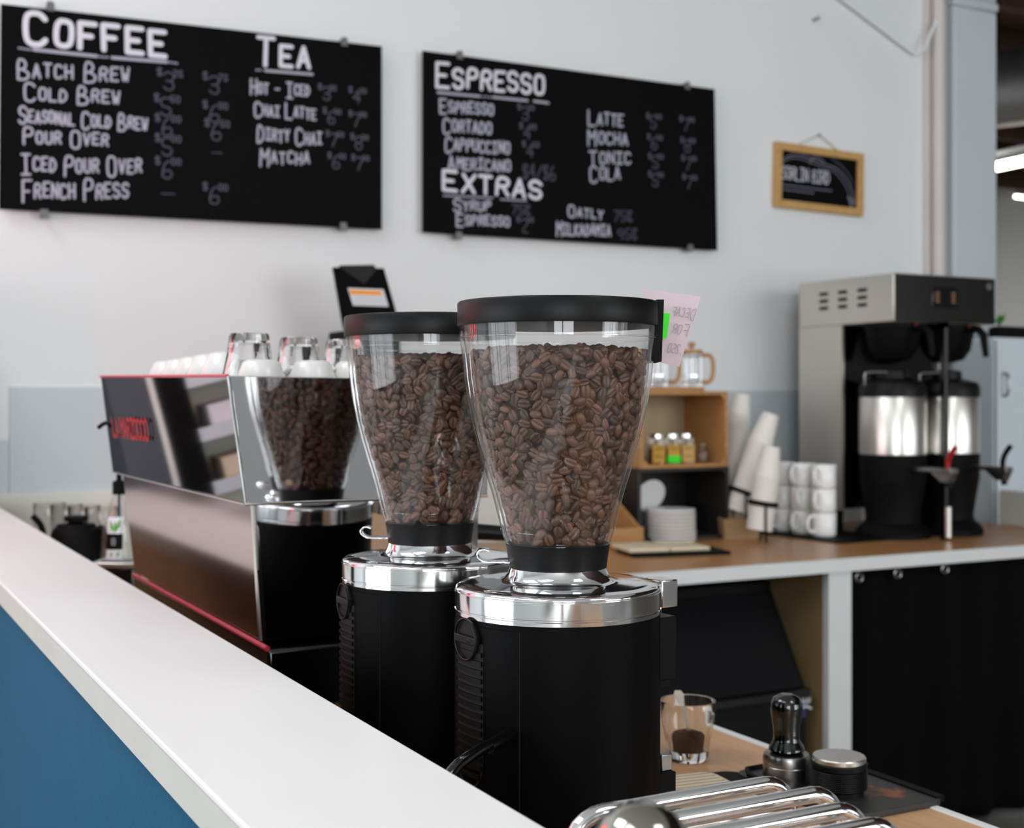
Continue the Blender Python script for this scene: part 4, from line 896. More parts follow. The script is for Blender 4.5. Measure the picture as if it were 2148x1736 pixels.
# kraft box of stirrers and the black basket
p = onz(1551, 1128, CT); t = thing('stirrer_box', 'kraft cardboard box of wooden stirrers before the paper cups', 'box', (p.x, p.y, CT), (0, 0, -0.35))
mb = MB(); q0 = [(-0.062, -0.03), (0.062, -0.03), (0.062, 0.03), (-0.062, 0.03)]
for i in range(4):
    a = Vector((*q0[i], 0)); b = Vector((*q0[(i + 1) % 4], 0)); k = 1.12; a2 = Vector((a.x * k, a.y * k, 0.07)); b2 = Vector((b.x * k, b.y * k, 0.07))
    n = (b - a).cross(Vector((0, 0, 1))).normalized(); mb.slab([a, b, b2, a2], n, 0.0015)
mb.box(-0.062, 0.062, -0.03, 0.03, 0, 0.002).build('carton', 'kraft', t)
mb = MB()
for i in range(9): mb.box(-0.055 + i * 0.0125, -0.0535 + i * 0.0125, -0.0318, -0.0305, 0.008, 0.062)
mb.build('fold_lines', 'kraft_dark', t)
mb = MB()
for i in range(16):
    x, yv = random.uniform(-.05, .05), random.uniform(-.02, .025); mb.slab([(x, yv, 0.003), (x + 0.005, yv, 0.003), (x + 0.008, yv + 0.004, 0.085 + random.uniform(0, .02)), (x + 0.003, yv + 0.004, 0.085)], (0, -1, 0), 0.001)
st_ = mb.build('wooden_stirrers', 'kraft'); st_.location = t.location; st_.rotation_euler = t.rotation_euler; tag(st_, 'bundle of wooden stirring sticks standing in the kraft cardboard box', 'stirrers', kind='stuff')
p = onz(1490, 1122, CT); t = thing('wire_basket', 'black wire basket between the saucers and the kraft box', 'basket', (p.x + 0.02, p.y + 0.06, CT), (0, 0, -0.3))
mb = MB(); a, b = 0.055, 0.05
for z in (0.004, 0.05, 0.105): mb.tube([(-a, -b, z), (a, -b, z), (a, b, z), (-a, b, z)], 0.0022, 6, closed=True)
for i in range(9):
    x = -a + 2 * a * i / 8; mb.tube([(x, -b, 0.004), (x, -b, 0.105)], 0.0016, 6); mb.tube([(x, b, 0.004), (x, b, 0.105)], 0.0016, 6); mb.tube([(x, -b, 0.003), (x, b, 0.003)], 0.0016, 6)
    yv = -b + 2 * b * i / 8; mb.tube([(a, yv, 0.004), (a, yv, 0.105)], 0.0016, 6); mb.tube([(-a, yv, 0.004), (-a, yv, 0.105)], 0.0016, 6)
mb.build('wires', 'black_matte', t)
MB().box(-0.045, 0.045, -0.04, 0.04, 0.005, 0.085).build('packets', 'black_matte', t, bevel=0.004)

# paper cups: three leaning stacks in a black dispenser
PC = MB(); pr_ = [(0.0005, 0.004), (0.029, 0.004), (0.030, 0.0), (0.0435, 0.105), (0.0455, 0.1065), (0.0458, 0.109), (0.0445, 0.1105), (0.0425, 0.109), (0.029, 0.006), (0.0005, 0.006)]
PC.lathe(pr_, 40); pc0 = None
def stack(a, b, D, n, where, topl):
    global pc0
    P, Q = at(*a, D), at(*b, D); ax = (Q - P).normalized(); rot = ax.to_track_quat('Z', 'Y').to_euler(); step = (P - Q).length
    top = P   # centre of the upturned base of the outermost cup
    for k in range(n):
        c = PC.build('paper_cup', 'paper_cup', smooth=50) if pc0 is None else pc0.copy()
        if pc0 is None: pc0 = c; tag(c, '', 'paper cup')
        else: COL.objects.link(c)
        c.location = top + ax * (0.0125 * k); c.rotation_euler = rot
        c['group'] = 'paper cups in the ' + where
        c['label'] = topl if k == 0 else 'white paper cup nested in the %s' % where
    return P, ax
S1 = stack((1556, 826), (1530, 1040), 4.76, 23, 'tallest leaning stack next to the crates', 'top cup of the tallest leaning paper cup stack, next to the crates')
S2 = stack((1617, 868), (1556, 1040), 4.62, 21, 'middle leaning stack', 'top cup of the middle leaning paper cup stack, tilted most')
S3 = stack((1618, 936), (1600, 1060), 4.46, 15, 'shortest stack in front, beside the mugs', 'top cup of the shortest paper cup stack, beside the mugs')
t = thing('cup_dispenser', 'black cup dispenser holding the leaning paper cup stacks', 'dispenser', (0, 0, 0))
ctr = onz(1570, 1118, CT); t.location = (ctr.x, ctr.y, CT); Od = Vector((ctr.x, ctr.y, CT))
mb = MB(); br = MB()
for (P, ax), dist in ((S1, 0.345), (S2, 0.29), (S3, 0.195)):
    c = P + ax * dist - Od; u = ax.cross(Vector((0, 0, 1))).normalized(); v = ax.cross(u)
    ringp = []
    for r, s in ((0.0475, -0.008), (0.0475, 0.008), (0.0515, 0.008), (0.0515, -0.008)): ringp.append((r, s))
    vs = []; fs = []; n = 32
    for r, s in ringp:
        for i in range(n): a = 2 * PI * i / n; vs.append(c + (u * math.cos(a) + v * math.sin(a)) * r + ax * s)
    for j in range(4):
        for i in range(n): k = (i + 1) % n; jj = (j + 1) % 4; fs.append((j * n + i, j * n + k, jj * n + k, jj * n + i))
    mb = MB().add(vs, fs); mb.build('collar_ring', 'black_matte', t)
    for s in (-1, 1):
        q = c + u * (0.0495 * s); br.tube([q, Vector((q.x, q.y, 0.002))], 0.004, 8)
br.box(-0.12, 0.10, -0.05, 0.13, 0, 0.006).build('stand', 'black_matte', t)

# mugs: three columns of three, on a black bar mat
mg = None; rows = ('bottom', 'middle', 'top'); cols = ('nearest column', 'middle column', 'column next to the paper cups')
MX = 3.107
for j, yv in enumerate((3.54, 3.648, 3.756)):
    for k in range(3):
        lb = 'white mug, %s of the %s of stacked mugs' % (rows[k], cols[j])
        if mg is None:
            mg = MB(); mg.lathe([(0.0005, 0.001), (0.036, 0.0), (0.040, 0.003), (0.0425, 0.012), (0.043, 0.082), (0.042, 0.083), (0.040, 0.082), (0.0395, 0.014), (0.0005, 0.007)], 40)
            mg.tube(smoothpath([(0.041, 0, 0.070), (0.068, 0, 0.073), (0.078, 0, 0.044), (0.066, 0, 0.016), (0.041, 0, 0.019)], 3), 0.0058, 10)
            mg = mg.build('mug', 'ceramic', smooth=50); tag(mg, lb, 'mug', 'white mugs stacked by the brewer'); c = mg
        else: c = mg.copy(); COL.objects.link(c); c['label'] = lb
        c.location = (MX, yv, CT + 0.007 + 0.0832 * k); c.rotation_euler = (0, 0, math.radians(205) + random.uniform(-.2, .2) - (0.5 if (j == 0 and k == 0) else 0))
mt = MB().prism(rrect(0.30, 0.46, 0.02), (0, 0, 0), (1, 0, 0), (0, 1, 0), (0, 0, 1), 0.006).build('bar_mat', 'black_matte', bevel=0.001); mt.location = (3.16, 3.60, CT); mt.rotation_euler = (0, 0, 0.05); tag(mt, 'black rubber bar mat under the stacked mugs', 'mat')

# ------------------------------------------------------------------ twin batch brewer and its servers
t = thing('coffee_brewer', 'twin stainless batch coffee brewer at the end of the back counter', 'coffee brewer', (3.49, 3.6, CT)); O3 = Vector((3.49, 3.6, CT))
bx0, bx1, by0, by1 = 3.25 - 3.49, 3.735 - 3.49, 3.35 - 3.6, 3.84 - 3.6
hz0, hz1 = 1.651 - CT, 1.818 - CT
hd = MB().box(bx0, bx1, by0, by1, hz0, hz1).build('head', 'panel_steel', t, bevel=0.004)
MB().box(bx0 + 0.004, bx1 - 0.002, by0 - 0.003, by0 + 0.002, hz0 + 0.002, hz1 - 0.004).build('front_fascia', 'brewer_front_steel', hd)['label'] = 'front fascia with a dark reflection put into its colour'
for i in range(3):
    mb = MB()
    for j in range(3):
        yv = by0 + 0.13 + i * 0.10; z = hz1 - 0.055 - j * 0.026
        mb.box(bx0 - 0.0015, bx0 + 0.001, yv, yv + 0.045, z, z + 0.012)
    mb.build('vent_slots', 'black_matte', hd)
pp = ony(1982, 624, 3.345) - O3
scn = MB().box(pp.x - 0.062, pp.x + 0.062, by0 - 0.008, by0 - 0.003, pp.z - 0.036, pp.z + 0.036).build('control_panel', 'black_gloss', hd, bevel=0.003)
for sx in (-0.038, 0.038):
    mb = MB()
    for k in range(3): mb.box(pp.x + sx - 0.008, pp.x + sx + 0.008, by0 - 0.0088, by0 - 0.008, pp.z - 0.018 + k * 0.014, pp.z - 0.010 + k * 0.014)
    mb.build('indicator_lights', 'amber_light', scn)
q = ony(2074, 601, 3.345) - O3; MB().cyl((q.x, by0 - 0.008, q.z), (q.x, by0 - 0.002, q.z), 0.013, 20).build('badge', 'worn_steel', hd)
MB().box(bx0 + 0.01, bx1 - 0.01, 3.62 - 3.6, by1 - 0.005, 0.09, hz0).build('tower', 'black_gloss', t)
MB().box(bx0 + 0.001, bx0 + 0.012, 3.607 - 3.6, by1, 0.085, hz0).build('tower_side', 'panel_steel', t)
MB().box(bx1 - 0.012, bx1 - 0.001, 3.607 - 3.6, by1, 0.085, hz0).build('tower_side', 'brushed_steel', t)
for sx in (bx0 + 0.03, bx1 - 0.03):
    for sy in (0.05, 0.21): off(MB().lathe([(0.02, 0.0), (0.02, 0.006), (0.012, 0.01), (0.012, 0.092)], 16), sx, sy).build('leg', 'black_matte', t)
for k, xx in enumerate((3.355 - 3.49, 3.61 - 3.49)):
    fz = hz0; yv = 3.46 - 3.6
    fn = MB().lathe([(0.020, fz - 0.135), (0.060, fz - 0.125), (0.085, fz - 0.09), (0.098, fz - 0.02), (0.104, fz - 0.018), (0.104, fz - 0.001)], 40, (xx, yv, 0)).build('funnel', 'black_matte', t)
    MB().tube(smoothpath([(xx, yv - 0.09, fz - 0.018), (xx, yv - 0.15, fz - 0.020), (xx, yv - 0.175, fz - 0.045), (xx, yv - 0.185, fz - 0.115)], 2), [0.012] * 2 + [0.013] * 7 + [0.011], 12).build('funnel_handle', 'black_matte', fn) if False else MB().tube([(xx, yv - 0.09, fz - 0.018), (xx, yv - 0.15, fz - 0.020), (xx, yv - 0.172, fz - 0.040), (xx, yv - 0.184, fz - 0.118)], [0.012, 0.014, 0.014, 0.010], 12).build('funnel_handle', 'black_matte', fn)
    MB().cyl((xx, yv - 0.114, fz - 0.020), (xx, yv - 0.118, fz - 0.006), 0.011, 16).build('handle_marker', 'orange_plastic', fn)
pp = ony(1981, 1000, 3.30) - O3
MB().box(pp.x - 0.010, pp.x + 0.010, pp.y - 0.01, pp.y + 0.01, 0.0, hz0 + 0.0).box(pp.x - 0.010, pp.x + 0.010, pp.y - 0.01, 3.40 - 3.6, hz0 - 0.02, hz0).build('front_post', 'brewer_front_steel', t)
MB().cyl((pp.x, pp.y - 0.016, 0.01), (pp.x, pp.y - 0.016, 0.115), 0.0125, 20).build('gauge_foot', 'brushed_steel', t)
MB().box(pp.x - 0.0045, pp.x - 0.001, pp.y - 0.0125, pp.y - 0.0095, 0.115, hz0 - 0.02).build('gauge_strip', 'chrome', t)
def server(label, xx, yv, hcol):
    t = thing('coffee_server', label, 'coffee server', (xx, yv, CT), group='insulated coffee servers')
    MB().lathe([(0.128, 0.0), (0.128, 0.020), (0.118, 0.034), (0.096, 0.055), (0.094, 0.075), (0.104, 0.14), (0.113, 0.19), (0.115, 0.20), (0.115, 0.292)], 56).build('stand', 'black_matte', t)
    MB().lathe([(0.114, 0.290), (0.1165, 0.293), (0.1165, 0.490), (0.114, 0.494)], 64).build('steel_band', 'brushed_steel', t)['label'] = 'brushed steel band'
    MB().lathe([(0.114, 0.492), (0.1175, 0.495), (0.1175, 0.525), (0.108, 0.545), (0.07, 0.556), (0.055, 0.558), (0.052, 0.585), (0.035, 0.59), (0.0, 0.592)], 56).build('shoulder_lid', 'black_satin', t)
    hh = smoothpath([(-0.108, 0.022, 0.525), (-0.113, 0.020, 0.572), (-0.106, 0.016, 0.580), (-0.03, -0.029, 0.580), (-0.019, -0.035, 0.572), (-0.012, -0.040, 0.535)], 2); MB().tube(hh, 0.0038, 10).build('carry_handle', 'worn_steel', t)
    f = MB().box(-0.018, 0.018, -0.285, -0.10, 0.238, 0.252).hexa([(-0.014, -0.27, 0.205), (0.014, -0.27, 0.205), (0.014, -0.235, 0.205), (-0.014, -0.235, 0.205), (-0.016, -0.285, 0.238), (0.016, -0.285, 0.238), (0.016, -0.19, 0.238), (-0.016, -0.19, 0.238)]).build('faucet_arm', 'worn_steel', t, bevel=0.002)
    MB().lathe([(0.010, 0.0), (0.011, 0.02), (0.008, 0.05)], 16, (0, -0.262, 0.190)).build('faucet_spout', 'grey_plastic', f)
    MB().tube(smoothpath([(0, -0.255, 0.250), (0, -0.255, 0.275), (0.002, -0.265, 0.300), (0.006, -0.285, 0.325)], 1), [0.009, 0.008, 0.007, 0.010, 0.012, 0.006][:6] if False else 0.009, 12).build('tap_handle', hcol, f)['label'] = 'red tap handle' if hcol == 'red_plastic' else 'black tap handle'
    return t
server('steel-banded black coffee server with red tap, left under the brewer', 3.352, 3.46, 'red_plastic')
server('steel-banded black coffee server with black tap, behind the brewer front post', 3.612, 3.46, 'black_matte')

# white cabinet and planter beyond the counter end
CBX = ony(2091, 800, 3.70).x; CBZ = ony(2110, 707, 3.70).z
t = thing('storage_cabinet', 'tall white cabinet with a metal pull handle beyond the brewer', 'cabinet', (CBX, 3.70, 0))
MB().box(0, 0.9, 0.018, 0.235, 0, CBZ).build('body', 'cabinet_white', t, bevel=0.004)
dr = MB().box(0.004, 0.42, 0.0, 0.017, 0.05, CBZ - 0.008).build('door', 'cabinet_white', t, bevel=0.003)
MB().box(0.426, 0.896, 0.0, 0.017, 0.05, CBZ - 0.008).build('door', 'cabinet_white', t, bevel=0.003)
c1 = ony(2103, 783, 3.70) - Vector((CBX, 3.70, 0)); c2 = ony(2103, 830, 3.70) - Vector((CBX, 3.70, 0))
MB().tube(smoothpath([c1, c1 + Vector((0, -0.03, 0)), c2 + Vector((0, -0.03, 0)), c2], 2), 0.005, 10).build('handle', 'worn_steel', dr)
pp = ony(2097, 706, 3.72); t = thing('planter_tray', 'black planter tray with a green sprout on top of the white cabinet', 'planter', (pp.x, 3.72, CBZ))
MB().box(0, 0.6, 0, 0.06, 0, 0.042).build('tray', 'black_matte', t, bevel=0.004); MB().box(0.01, 0.59, 0.01, 0.05, 0.042, 0.046).build('soil', 'soil', t)
mb = MB()
for k in range(7):
    a = random.uniform(0, 6.3); b0 = Vector((0.03, 0.03, 0.046)); tip = b0 + Vector((math.cos(a) * 0.03, math.sin(a) * 0.03, 0.035 + random.uniform(0, .03)))
    w = Vector((-math.sin(a), math.cos(a), 0)) * 0.008; mid = b0.lerp(tip, 0.6); mb.add([b0, mid + w, tip, mid - w, mid + Vector((0, 0, 0.002))], [(0, 1, 4), (1, 2, 4), (2, 3, 4), (3, 0, 4)])
mb.build('sprout', 'leaf_green', t)

# ------------------------------------------------------------------ under the back counter
t = thing('ice_machine', 'black under-counter ice machine with sloping door below the back counter', 'ice machine', (2.25, 3.5, 0)); O4 = Vector((2.25, 3.5, 0))
zt, zb = EYE - 0.578, EYE - 0.877
MB().prism([(3.11 - 3.5, 0.04), (3.9 - 3.5, 0.04), (3.9 - 3.5, zt + 0.01), (3.275 - 3.5, zt + 0.01), (3.275 - 3.5, zt - 0.015), (3.11 - 3.5, zb)], (1.62 - 2.25, 0, 0), (0, 1, 0), (0, 0, 1), (1, 0, 0), 2.66 - 1.62).build('body', 'black_matte', t, bevel=0.004)
MB().slab([(1.64 - 2.25, 3.103 - 3.5, zb + 0.008), (2.64 - 2.25, 3.103 - 3.5, zb + 0.008), (2.64 - 2.25, 3.265 - 3.5, zt - 0.02), (1.64 - 2.25, 3.265 - 3.5, zt - 0.02)], (0, -1, 0.55), 0.018).build('door', 'ice_black', t, bevel=0.004)['label'] = 'dark grey sloping door'
MB().box(1.64 - 2.25, 2.66 - 2.25, 3.085 - 3.5, 3.115 - 3.5, zb - 0.022, zb + 0.006).build('handle_rail', 'black_gloss', t, bevel=0.004)
a = ony(1676, 1455, 3.108) - O4; b = ony(1712, 1500, 3.108) - O4
bd = MB().box(a.x, 2.655 - 2.25, 3.106 - 3.5, 3.1095 - 3.5, b.z, a.z).build('badge', 'blue_badge', t)
mb = MB(); write(mb, 'ICO', Vector((a.x + 0.004, 3.106 - 3.5, a.z - 0.028)), UX, VZ, NB, 0.036, 0.020, 0.0022, rest=1.0, drop=0, jit=0); pen(mb, [(p.x, p.y) for p in smoothpath([Vector((a.x + 0.002, a.z - 0.05)), Vector((a.x + 0.02, a.z - 0.036)), Vector((a.x + 0.045, a.z - 0.048))], 2)], 0.003, (0, 3.106 - 3.5, 0), UX, VZ, NB, 0.001)
mb.build('badge_lettering', 'label_white', bd, recalc=False)
# curtain
def curtain(label, x0, x1, amp, waves, edge=None):
    t = thing('curtain', label, 'curtain', (x0, BF + 0.035, 0), group='black curtains under the back counter'); nx, nz = 90, 16; vs = []; fs = []
    ztop = CT - 0.055
    for j in range(nz + 1):
        z = ztop * (1 - j / nz) + 0.02
        for i in range(nx + 1):
            f = i / nx; x = (x1 - x0) * f
            if edge: x += (1 - f) ** 6 * edge(z)
            vs.append((x, amp * math.sin(waves * 2 * PI * f + 0.4) * (0.6 + 0.4 * j / nz) + 0.006 * math.sin(17 * f + z * 3), z))
    for j in range(nz):
        for i in range(nx): k = j * (nx + 1) + i; fs.append((k, k + 1, k + nx + 2, k + nx + 1))
    c = MB().add(vs, fs).build('cloth', 'curtain_black', t, smooth=80); s = c.modifiers.new('solid', 'SOLIDIFY'); s.thickness = 0.002
    return t
cA = curtain('black curtain hanging from rings beside the white support panel', 2.785, 3.60, 0.016, 5, lambda z: -0.045 * max(0, min(1, (0.62 - z) / 0.28)) + 0.006)
cB = curtain('black curtain at the end of the back counter beyond the gap', 3.70, 4.05, 0.012, 3)
for px, py in ((1802, 1211), (1883, 1203), (1982, 1193)):
    p = ony(px, py, BF + 0.012) - Vector(cA.location); MB().tube([p + Vector((0.013 * math.cos(2 * PI * i / 24), 0, 0.013 * math.sin(2 * PI * i / 24))) for i in range(24)], 0.0032, 8, closed=True).tube([p + Vector((0, 0.0, 0.012)), p + Vector((0, 0.004, CT - 0.039 - p.z))], 0.002, 6).build('ring', 'worn_steel', cA)
p = ony(2058, 1420, 3.35); t = thing('drain_pipe', 'grey drain pipe seen through the gap between the curtains', 'pipe', (p.x, p.y, 0)); MB().cyl((0, 0, 0), (0, 0, 0.62), 0.028, 20).build('pipe', 'support_tan', t); MB().cyl((0.01, 0, 0.62), (0.01, 0, 0.70), 0.034, 20).tube(smoothpath([(0.01, 0, 0.68), (0.0, -0.03, 0.74), (-0.05, 0, 0.76)], 2), 0.018, 12).build('elbow', 'pipe_grey', t)
MB().tube(smoothpath([(0.0, -0.05, 0.0), (0.01, -0.06, 0.2), (-0.01, -0.06, 0.32), (0.01, -0.04, 0.42)], 3), 0.03, 14).build('plastic_bag', 'label_lines', None, (p.x, p.y, 0)).update_tag(); tag(bpy.data.objects['plastic_bag'], 'crumpled pale plastic bag at the foot of the drain pipe', 'bag')

# ------------------------------------------------------------------ foreground on the work counter
p = onz(1443, 1592, CT); gz = tumbler('glass_tumbler', 'clear tumbler with stirring stick and coffee grounds on the work counter', (p.x, p.y, CT + 0.0005), (0, 0, 0.3), None, 0.0275, 0.0375, 0.079)
pw = MB().lathe([(0.0005, 0.0135), (0.0215, 0.0135), (0.0225, 0.020), (0.0235, 0.030), (0.020, 0.034), (0.010, 0.038), (0.0005, 0.037)], 32).build('coffee_grounds', 'coffee_powder'); pw.location = (p.x - 0.0, p.y, CT + 0.0005); tag(pw, 'small heap of ground coffee in the tumbler', 'ground coffee', kind='stuff')
A = at(1422, 1448, 1.755) ; B = p + Vector((0.004, 0.0, 0.028)); d = (B - A); sd = Vector((CS, -SN, 0))
mb = MB(); n = 14; vs = []
for i in range(n + 1):
    f = i / n; w = 0.0075 * (1 - 0.62 * min(1, f / 0.35)) if f < 0.35 else 0.0029 + 0.003 * max(0, (f - 0.8) / 0.2)
    if f < 0.06: w *= 0.55 + 7.5 * f
    c = A + d * f; vs += [c - sd * w, c + sd * w, c + sd * w + Fd * 0.002, c - sd * w + Fd * 0.002]
fs = [(0, 1, 2, 3), tuple(4 * n + i for i in (3, 2, 1, 0))]
for i in range(n):
    for k in range(4): l = (k + 1) % 4; fs.append((4 * i + k, 4 * i + 4 + k, 4 * i + 4 + l, 4 * i + l))
st = mb.add(vs, fs).build('stirring_spoon', 'worn_steel', smooth=40); st.data.materials[0] = M['brushed_steel']; tag(st, 'small metal spoon standing in the tumbler', 'spoon')
# tamping mat, tamper, distributor
t = thing('tamping_mat', 'black corner tamping mat with rusty coffee dust at the counter edge', 'mat', (1.03, 1.135, CT))
MB().prism([(x + 0.078, yv + 0.105) for x, yv in rrect(0.156, 0.21, 0.018)], (0, 0, 0), (1, 0, 0), (0, 1, 0), (0, 0, 1), 0.008).build('mat', 'tamp_mat', t, bevel=0.001)
MB().box(0.1435, 0.156, 0.015, 0.195, -0.035, 0.0).build('edge_lip', 'black_matte', t, bevel=0.001) if False else MB().box(0.1435, 0.1565, 0.004, 0.206, 0.002, 0.0105).build('edge_lip', 'black_matte', t, bevel=0.001)
MB().tube([(0.004, 0.03, 0.009), (0.004, 0.18, 0.009), (0.02, 0.205, 0.009), (0.07, 0.206, 0.009)], 0.004, 8).build('raised_rim', 'black_matte', t)
p = onz(1650, 1636, CT + 0.008); t = thing('tamper', 'steel tamper with glossy black handle standing on the tamping mat', 'tamper', (p.x, p.y, CT + 0.008))
MB().lathe([(0.0292, 0.0), (0.0292, 0.020), (0.0288, 0.0205), (0.0288, 0.0212), (0.0292, 0.0217), (0.0292, 0.030), (0.0275, 0.034), (0.016, 0.036), (0.0, 0.036)], 56).build('base', 'worn_steel', t, smooth=30)
MB().lathe([(0.013, 0.035), (0.0195, 0.0365), (0.0225, 0.039), (0.0215, 0.043), (0.0180, 0.048), (0.0160, 0.054), (0.0165, 0.066), (0.0188, 0.080), (0.0200, 0.089), (0.0193, 0.097), (0.0155, 0.1035), (0.0085, 0.107), (0.0, 0.1078)], 48).build('handle', 'black_gloss', t, smooth=60)
p = onz(1760, 1662, CT + 0.008); t = thing('coffee_distributor', 'round black knurled coffee distributor with steel top beside the tamper', 'distributor', (p.x, p.y, CT + 0.008))
mb = MB(); pf = [(0.029, 0.0), (0.029, 0.006), (0.0325, 0.0075)]
for k in range(10): z = 0.009 + k * 0.0022; pf += [(0.0335, z), (0.0325, z + 0.0011)]
pf += [(0.0335, 0.032), (0.0335, 0.0375), (0.0325, 0.039), (0.030, 0.0395)]
mb.lathe(pf, 64).build('body', 'black_satin', t, smooth=20); MB().lathe([(0.0318, 0.039), (0.0318, 0.0435), (0.0308, 0.045), (0.0, 0.0452)], 56).build('top_cap', 'brushed_steel', t, smooth=30)
# small cream ribbed drip tray beside the grinder
p = onz(1455, 1655, CT); t = thing('drip_tray', 'small black tray with cream ribbed insert beside the front grinder', 'tray', (p.x - 0.01, p.y - 0.035, CT), (0, 0, -0.12))
MB().prism(rrect(0.14, 0.15, 0.025), (0.02, 0, 0), (1, 0, 0), (0, 1, 0), (0, 0, 1), 0.006).build('base', 'black_matte', t, bevel=0.001)
MB().prism(rrect(0.105, 0.13, 0.018), (-0.004, 0.004, 0.006), (1, 0, 0), (0, 1, 0), (0, 0, 1), 0.004).build('insert', 'cream_rib', t, bevel=0.001)
mb = MB()
for k in range(11): yv = -0.052 + k * 0.0112; mb.box(-0.050, 0.044, yv, yv + 0.0012, 0.0099, 0.0103)
mb.build('ribs', 'kraft_dark', t)
# chrome rail rack right behind the ledge
RZ = EYE - 0.29 - CT
t = thing('chrome_rack', 'chrome rack of parallel rounded rails in the bottom foreground', 'rack', (0.56, 0.70, CT)); O5 = Vector((0.56, 0.70, CT))
for k, (xl, xr, yv) in enumerate(((0.462, 0.658, 0.787), (0.466, 0.672, 0.750), (0.462, 0.662, 0.712), (0.462, 0.660, 0.676))):
    a, b, yy = xl - 0.56, xr - 0.56, yv - 0.70; R5 = 0.026
    pth = [(a, yy, 0.0), (a, yy, RZ - R5)] + [(a + R5 - R5 * math.cos(q), yy, RZ - R5 + R5 * math.sin(q)) for q in [i * PI / 12 for i in range(1, 6)]] + [(a + R5, yy, RZ), (b - R5, yy, RZ)] + [(b - R5 + R5 * math.sin(q), yy, RZ - R5 + R5 * math.cos(q)) for q in [i * PI / 12 for i in range(1, 6)]] + [(b, yy, RZ - R5), (b, yy, 0.0)]
    MB().tube(pth, 0.0062, 14).build('rail', 'chrome', t, smooth=60)
    MB().box(a + 0.008, b - 0.012, yy - 0.0195, yy - 0.0075, RZ - 0.022, RZ - 0.012).build('slat', 'polished', t, bevel=0.003)
MB().box(-0.10, 0.115, -0.055, 0.115, 0.0, 0.006).build('foot_plate', 'worn_steel', t)
p = at(1345, 840, 0.66)
dm = thing('ball_knob', 'polished metal ball knob standing on the white ledge in front of the rack', 'knob', (p.x, p.y, LT))
hd_ = EYE - 840 * 0.66 / 2750 - LT
MB().sphere((0, 0, hd_ - 0.0265), 0.0265, 40, 20, z0=-0.8, z1=0.9999).build('globe', 'dome_metal', dm, smooth=80)
MB().lathe([(0.022, 0.0), (0.023, 0.002), (0.018, hd_ - 0.044), (0.015, hd_ - 0.0445)], 32).build('neck', 'chrome', dm)

# ------------------------------------------------------------------ next room: duct, lamp, joists
A = at(2040, 196, 8.6); B = at(2260, 165, 8.0); dct = thing('air_duct', 'round grey air duct under the ceiling of the next room', 'duct', A)
d = B - A; MB().cyl(Vector((0, 0, 0)), d * 2.0, 0.24, 40).build('pipe', 'duct_metal', dct)
mb = MB()
for f in (0.25, 0.75, 1.25): mb.tube([d * f + Vector((0, 0, 0.235)), d * f + Vector((0, 0, ZC - A.z - 0.02))], 0.012, 8)
mb.build('hanger', 'black_matte', dct)
A = at(2076, 350, 9.0); B = at(2190, 326, 8.6); lm = thing('strip_light', 'glowing fluorescent strip light under the next room ceiling', 'light', A); d = B - A
MB().cyl(Vector((0, 0, 0)), d * 1.4, 0.040, 16).build('tube', 'lamp_tube', lm); MB().cyl(Vector((0, 0, 0.05)), d * 1.4 + Vector((0, 0, 0.05)), 0.05, 8).build('fixture', 'duct_metal', lm)
A2 = at(2130, 412, 14.0); lm2 = thing('strip_light', 'far small strip light below the first one in the next room', 'light', A2); MB().cyl((0, 0, 0), (1.2, 0.1, 0.0), 0.018, 12).build('tube', 'lamp_tube', lm2); MB().box(-0.02, 1.22, -0.02, 0.12, 0.018, 0.06).build('fixture', 'duct_metal', lm2)
jo = None
for k in range(12):
    yv = 5.2 + k * 1.05
    if jo is None: jo = MB().box(0, 9.8, -0.05, 0.05, -0.28, 0).build('ceiling_joist', 'ceiling_wood'); tag(jo, 'dark wooden joist under the ceiling of the next room', 'joist', 'ceiling joists'); c = jo
    else: c = jo.copy(); COL.objects.link(c)
    c.location = (4.1, yv, ZC - 0.001)
for c in [o for o in bpy.data.objects if o.name.startswith('ceiling_joist')]: c['kind'] = 'structure'

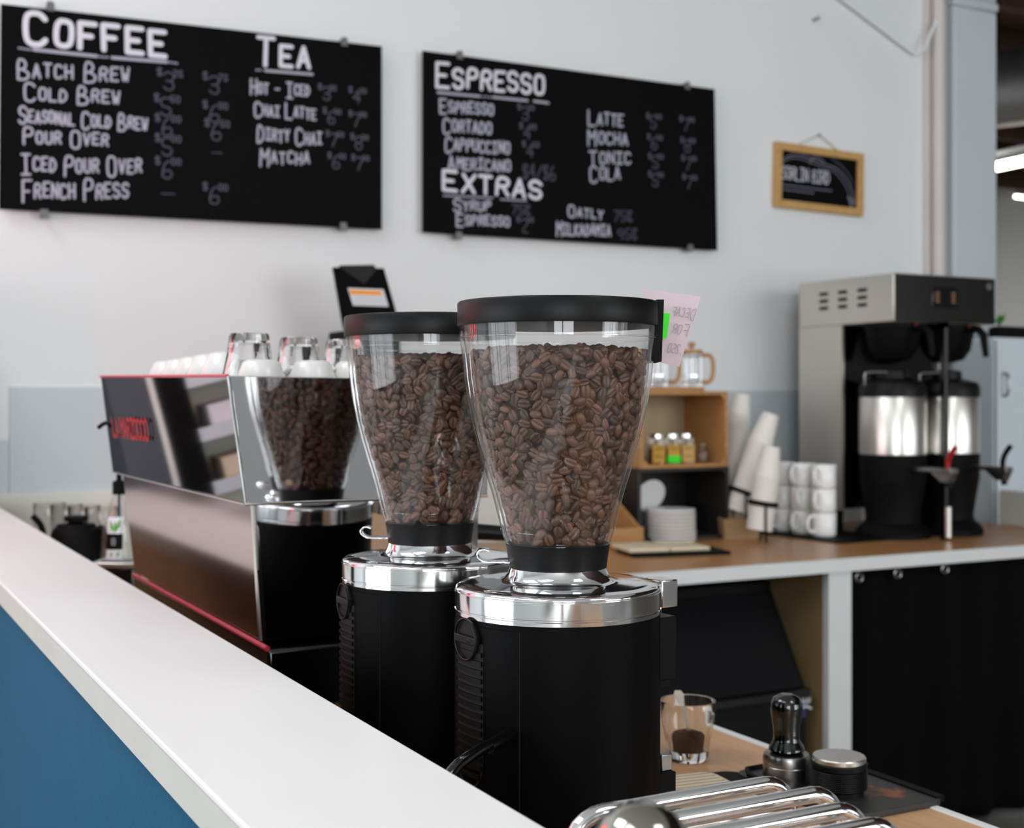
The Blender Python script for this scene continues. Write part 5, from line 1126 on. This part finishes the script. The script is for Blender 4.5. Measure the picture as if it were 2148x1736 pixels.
for k, (sx_, sy_) in enumerate(STRIPS):
    f = thing('ceiling_strip', 'white strip lamp hanging from the wooden ceiling of the next room', 'lamp', (sx_, sy_, 3.89), group='hanging strip lamps')
    MB().box(-0.72, 0.72, -0.09, 0.09, 0.0, 0.07).build('housing', 'edge_white', f); MB().cyl((-0.6, 0, 0.07), (-0.6, 0, ZC - 3.89), 0.004, 6).build('hanger', 'black_matte', f); MB().cyl((0.6, 0, 0.07), (0.6, 0, ZC - 3.89), 0.004, 6).build('hanger', 'black_matte', f)
for k, (sx_, sy_) in enumerate(OVERHEAD):
    mb = MB()
    for d in (-0.55, -0.03, 0.49): mb.box(sx_ + d, sx_ + d + 0.06, sy_ - 0.85, sy_ + 0.85, ZC - 0.05, ZC - 0.001)
    for d in (-0.85, 0.79): mb.box(sx_ - 0.49, sx_ + 0.49, sy_ + d, sy_ + d + 0.06, ZC - 0.05, ZC - 0.001)
    wn += 1; struct('window_%d' % wn, mb, 'edge_white', 'white frame around an added overhead light')  # frames for the added overhead lights
# ------------------------------------------------------------------ customer side, seen only as reflections: pastry case and red neon
t = thing('pastry_case', 'grey pastry display case at the customer end of the bar', 'display case', (-0.35, 3.55, 0))
MB().box(0.505, 0.612, -0.02, 0.38, 0, 1.75).build('end_cabinet', 'case_grey', t, bevel=0.004)
MB().box(0.488, 0.504, -0.025, 0.38, 0, 1.75).build('corner_post', 'white_board', t)
MB().box(0.402, 0.487, -0.02, 0.38, 0, 1.75).build('side_panel', 'board_black', t)
MB().box(-0.30, 0.40, 0.30, 0.36, 0.2, 1.75).box(-0.30, 0.40, -0.0, 0.36, 0.15, 0.20).box(-0.30, 0.40, 0.0, 0.36, 1.70, 1.75).build('case_back', 'case_shelf', t)
for z in (0.75, 1.02, 1.17, 1.32):
    sh = MB().box(-0.28, 0.40, 0.0, 0.30, z, z + 0.010).box(-0.28, 0.40, -0.012, 0.0, z - 0.015, z + 0.022).build('shelf', 'grey_panel', t)
    for i in range(5): tag(MB().box(-0.045, 0.045, -0.065, 0.065, 0, 0.065).build('pastry_box', ('label_white', 'yellow_label', 'cream_cover')[(i + int(z * 10)) % 3], None, (-0.35 - 0.175 + i * 0.12, 3.55 + 0.095, z + 0.0102)), 'small carton on a shelf of the pastry case, seen mirrored in the espresso machine', 'box', 'cartons in the pastry case')
nn = thing('neon_sign', 'red neon tube sign at the customer end of the bar', 'neon sign', (-0.55, 2.95, 0))
MB().tube([(0, 0, 1.35), (0, 0, 2.25)], 0.014, 12).tube([(0.0, -0.25, 1.35), (0.0, -0.25, 2.25)], 0.014, 12).build('tube', 'neon_red', nn)
MB().box(-0.05, -0.02, -0.35, 0.10, 0.0, 2.4).build('back_plate', 'black_matte', nn)
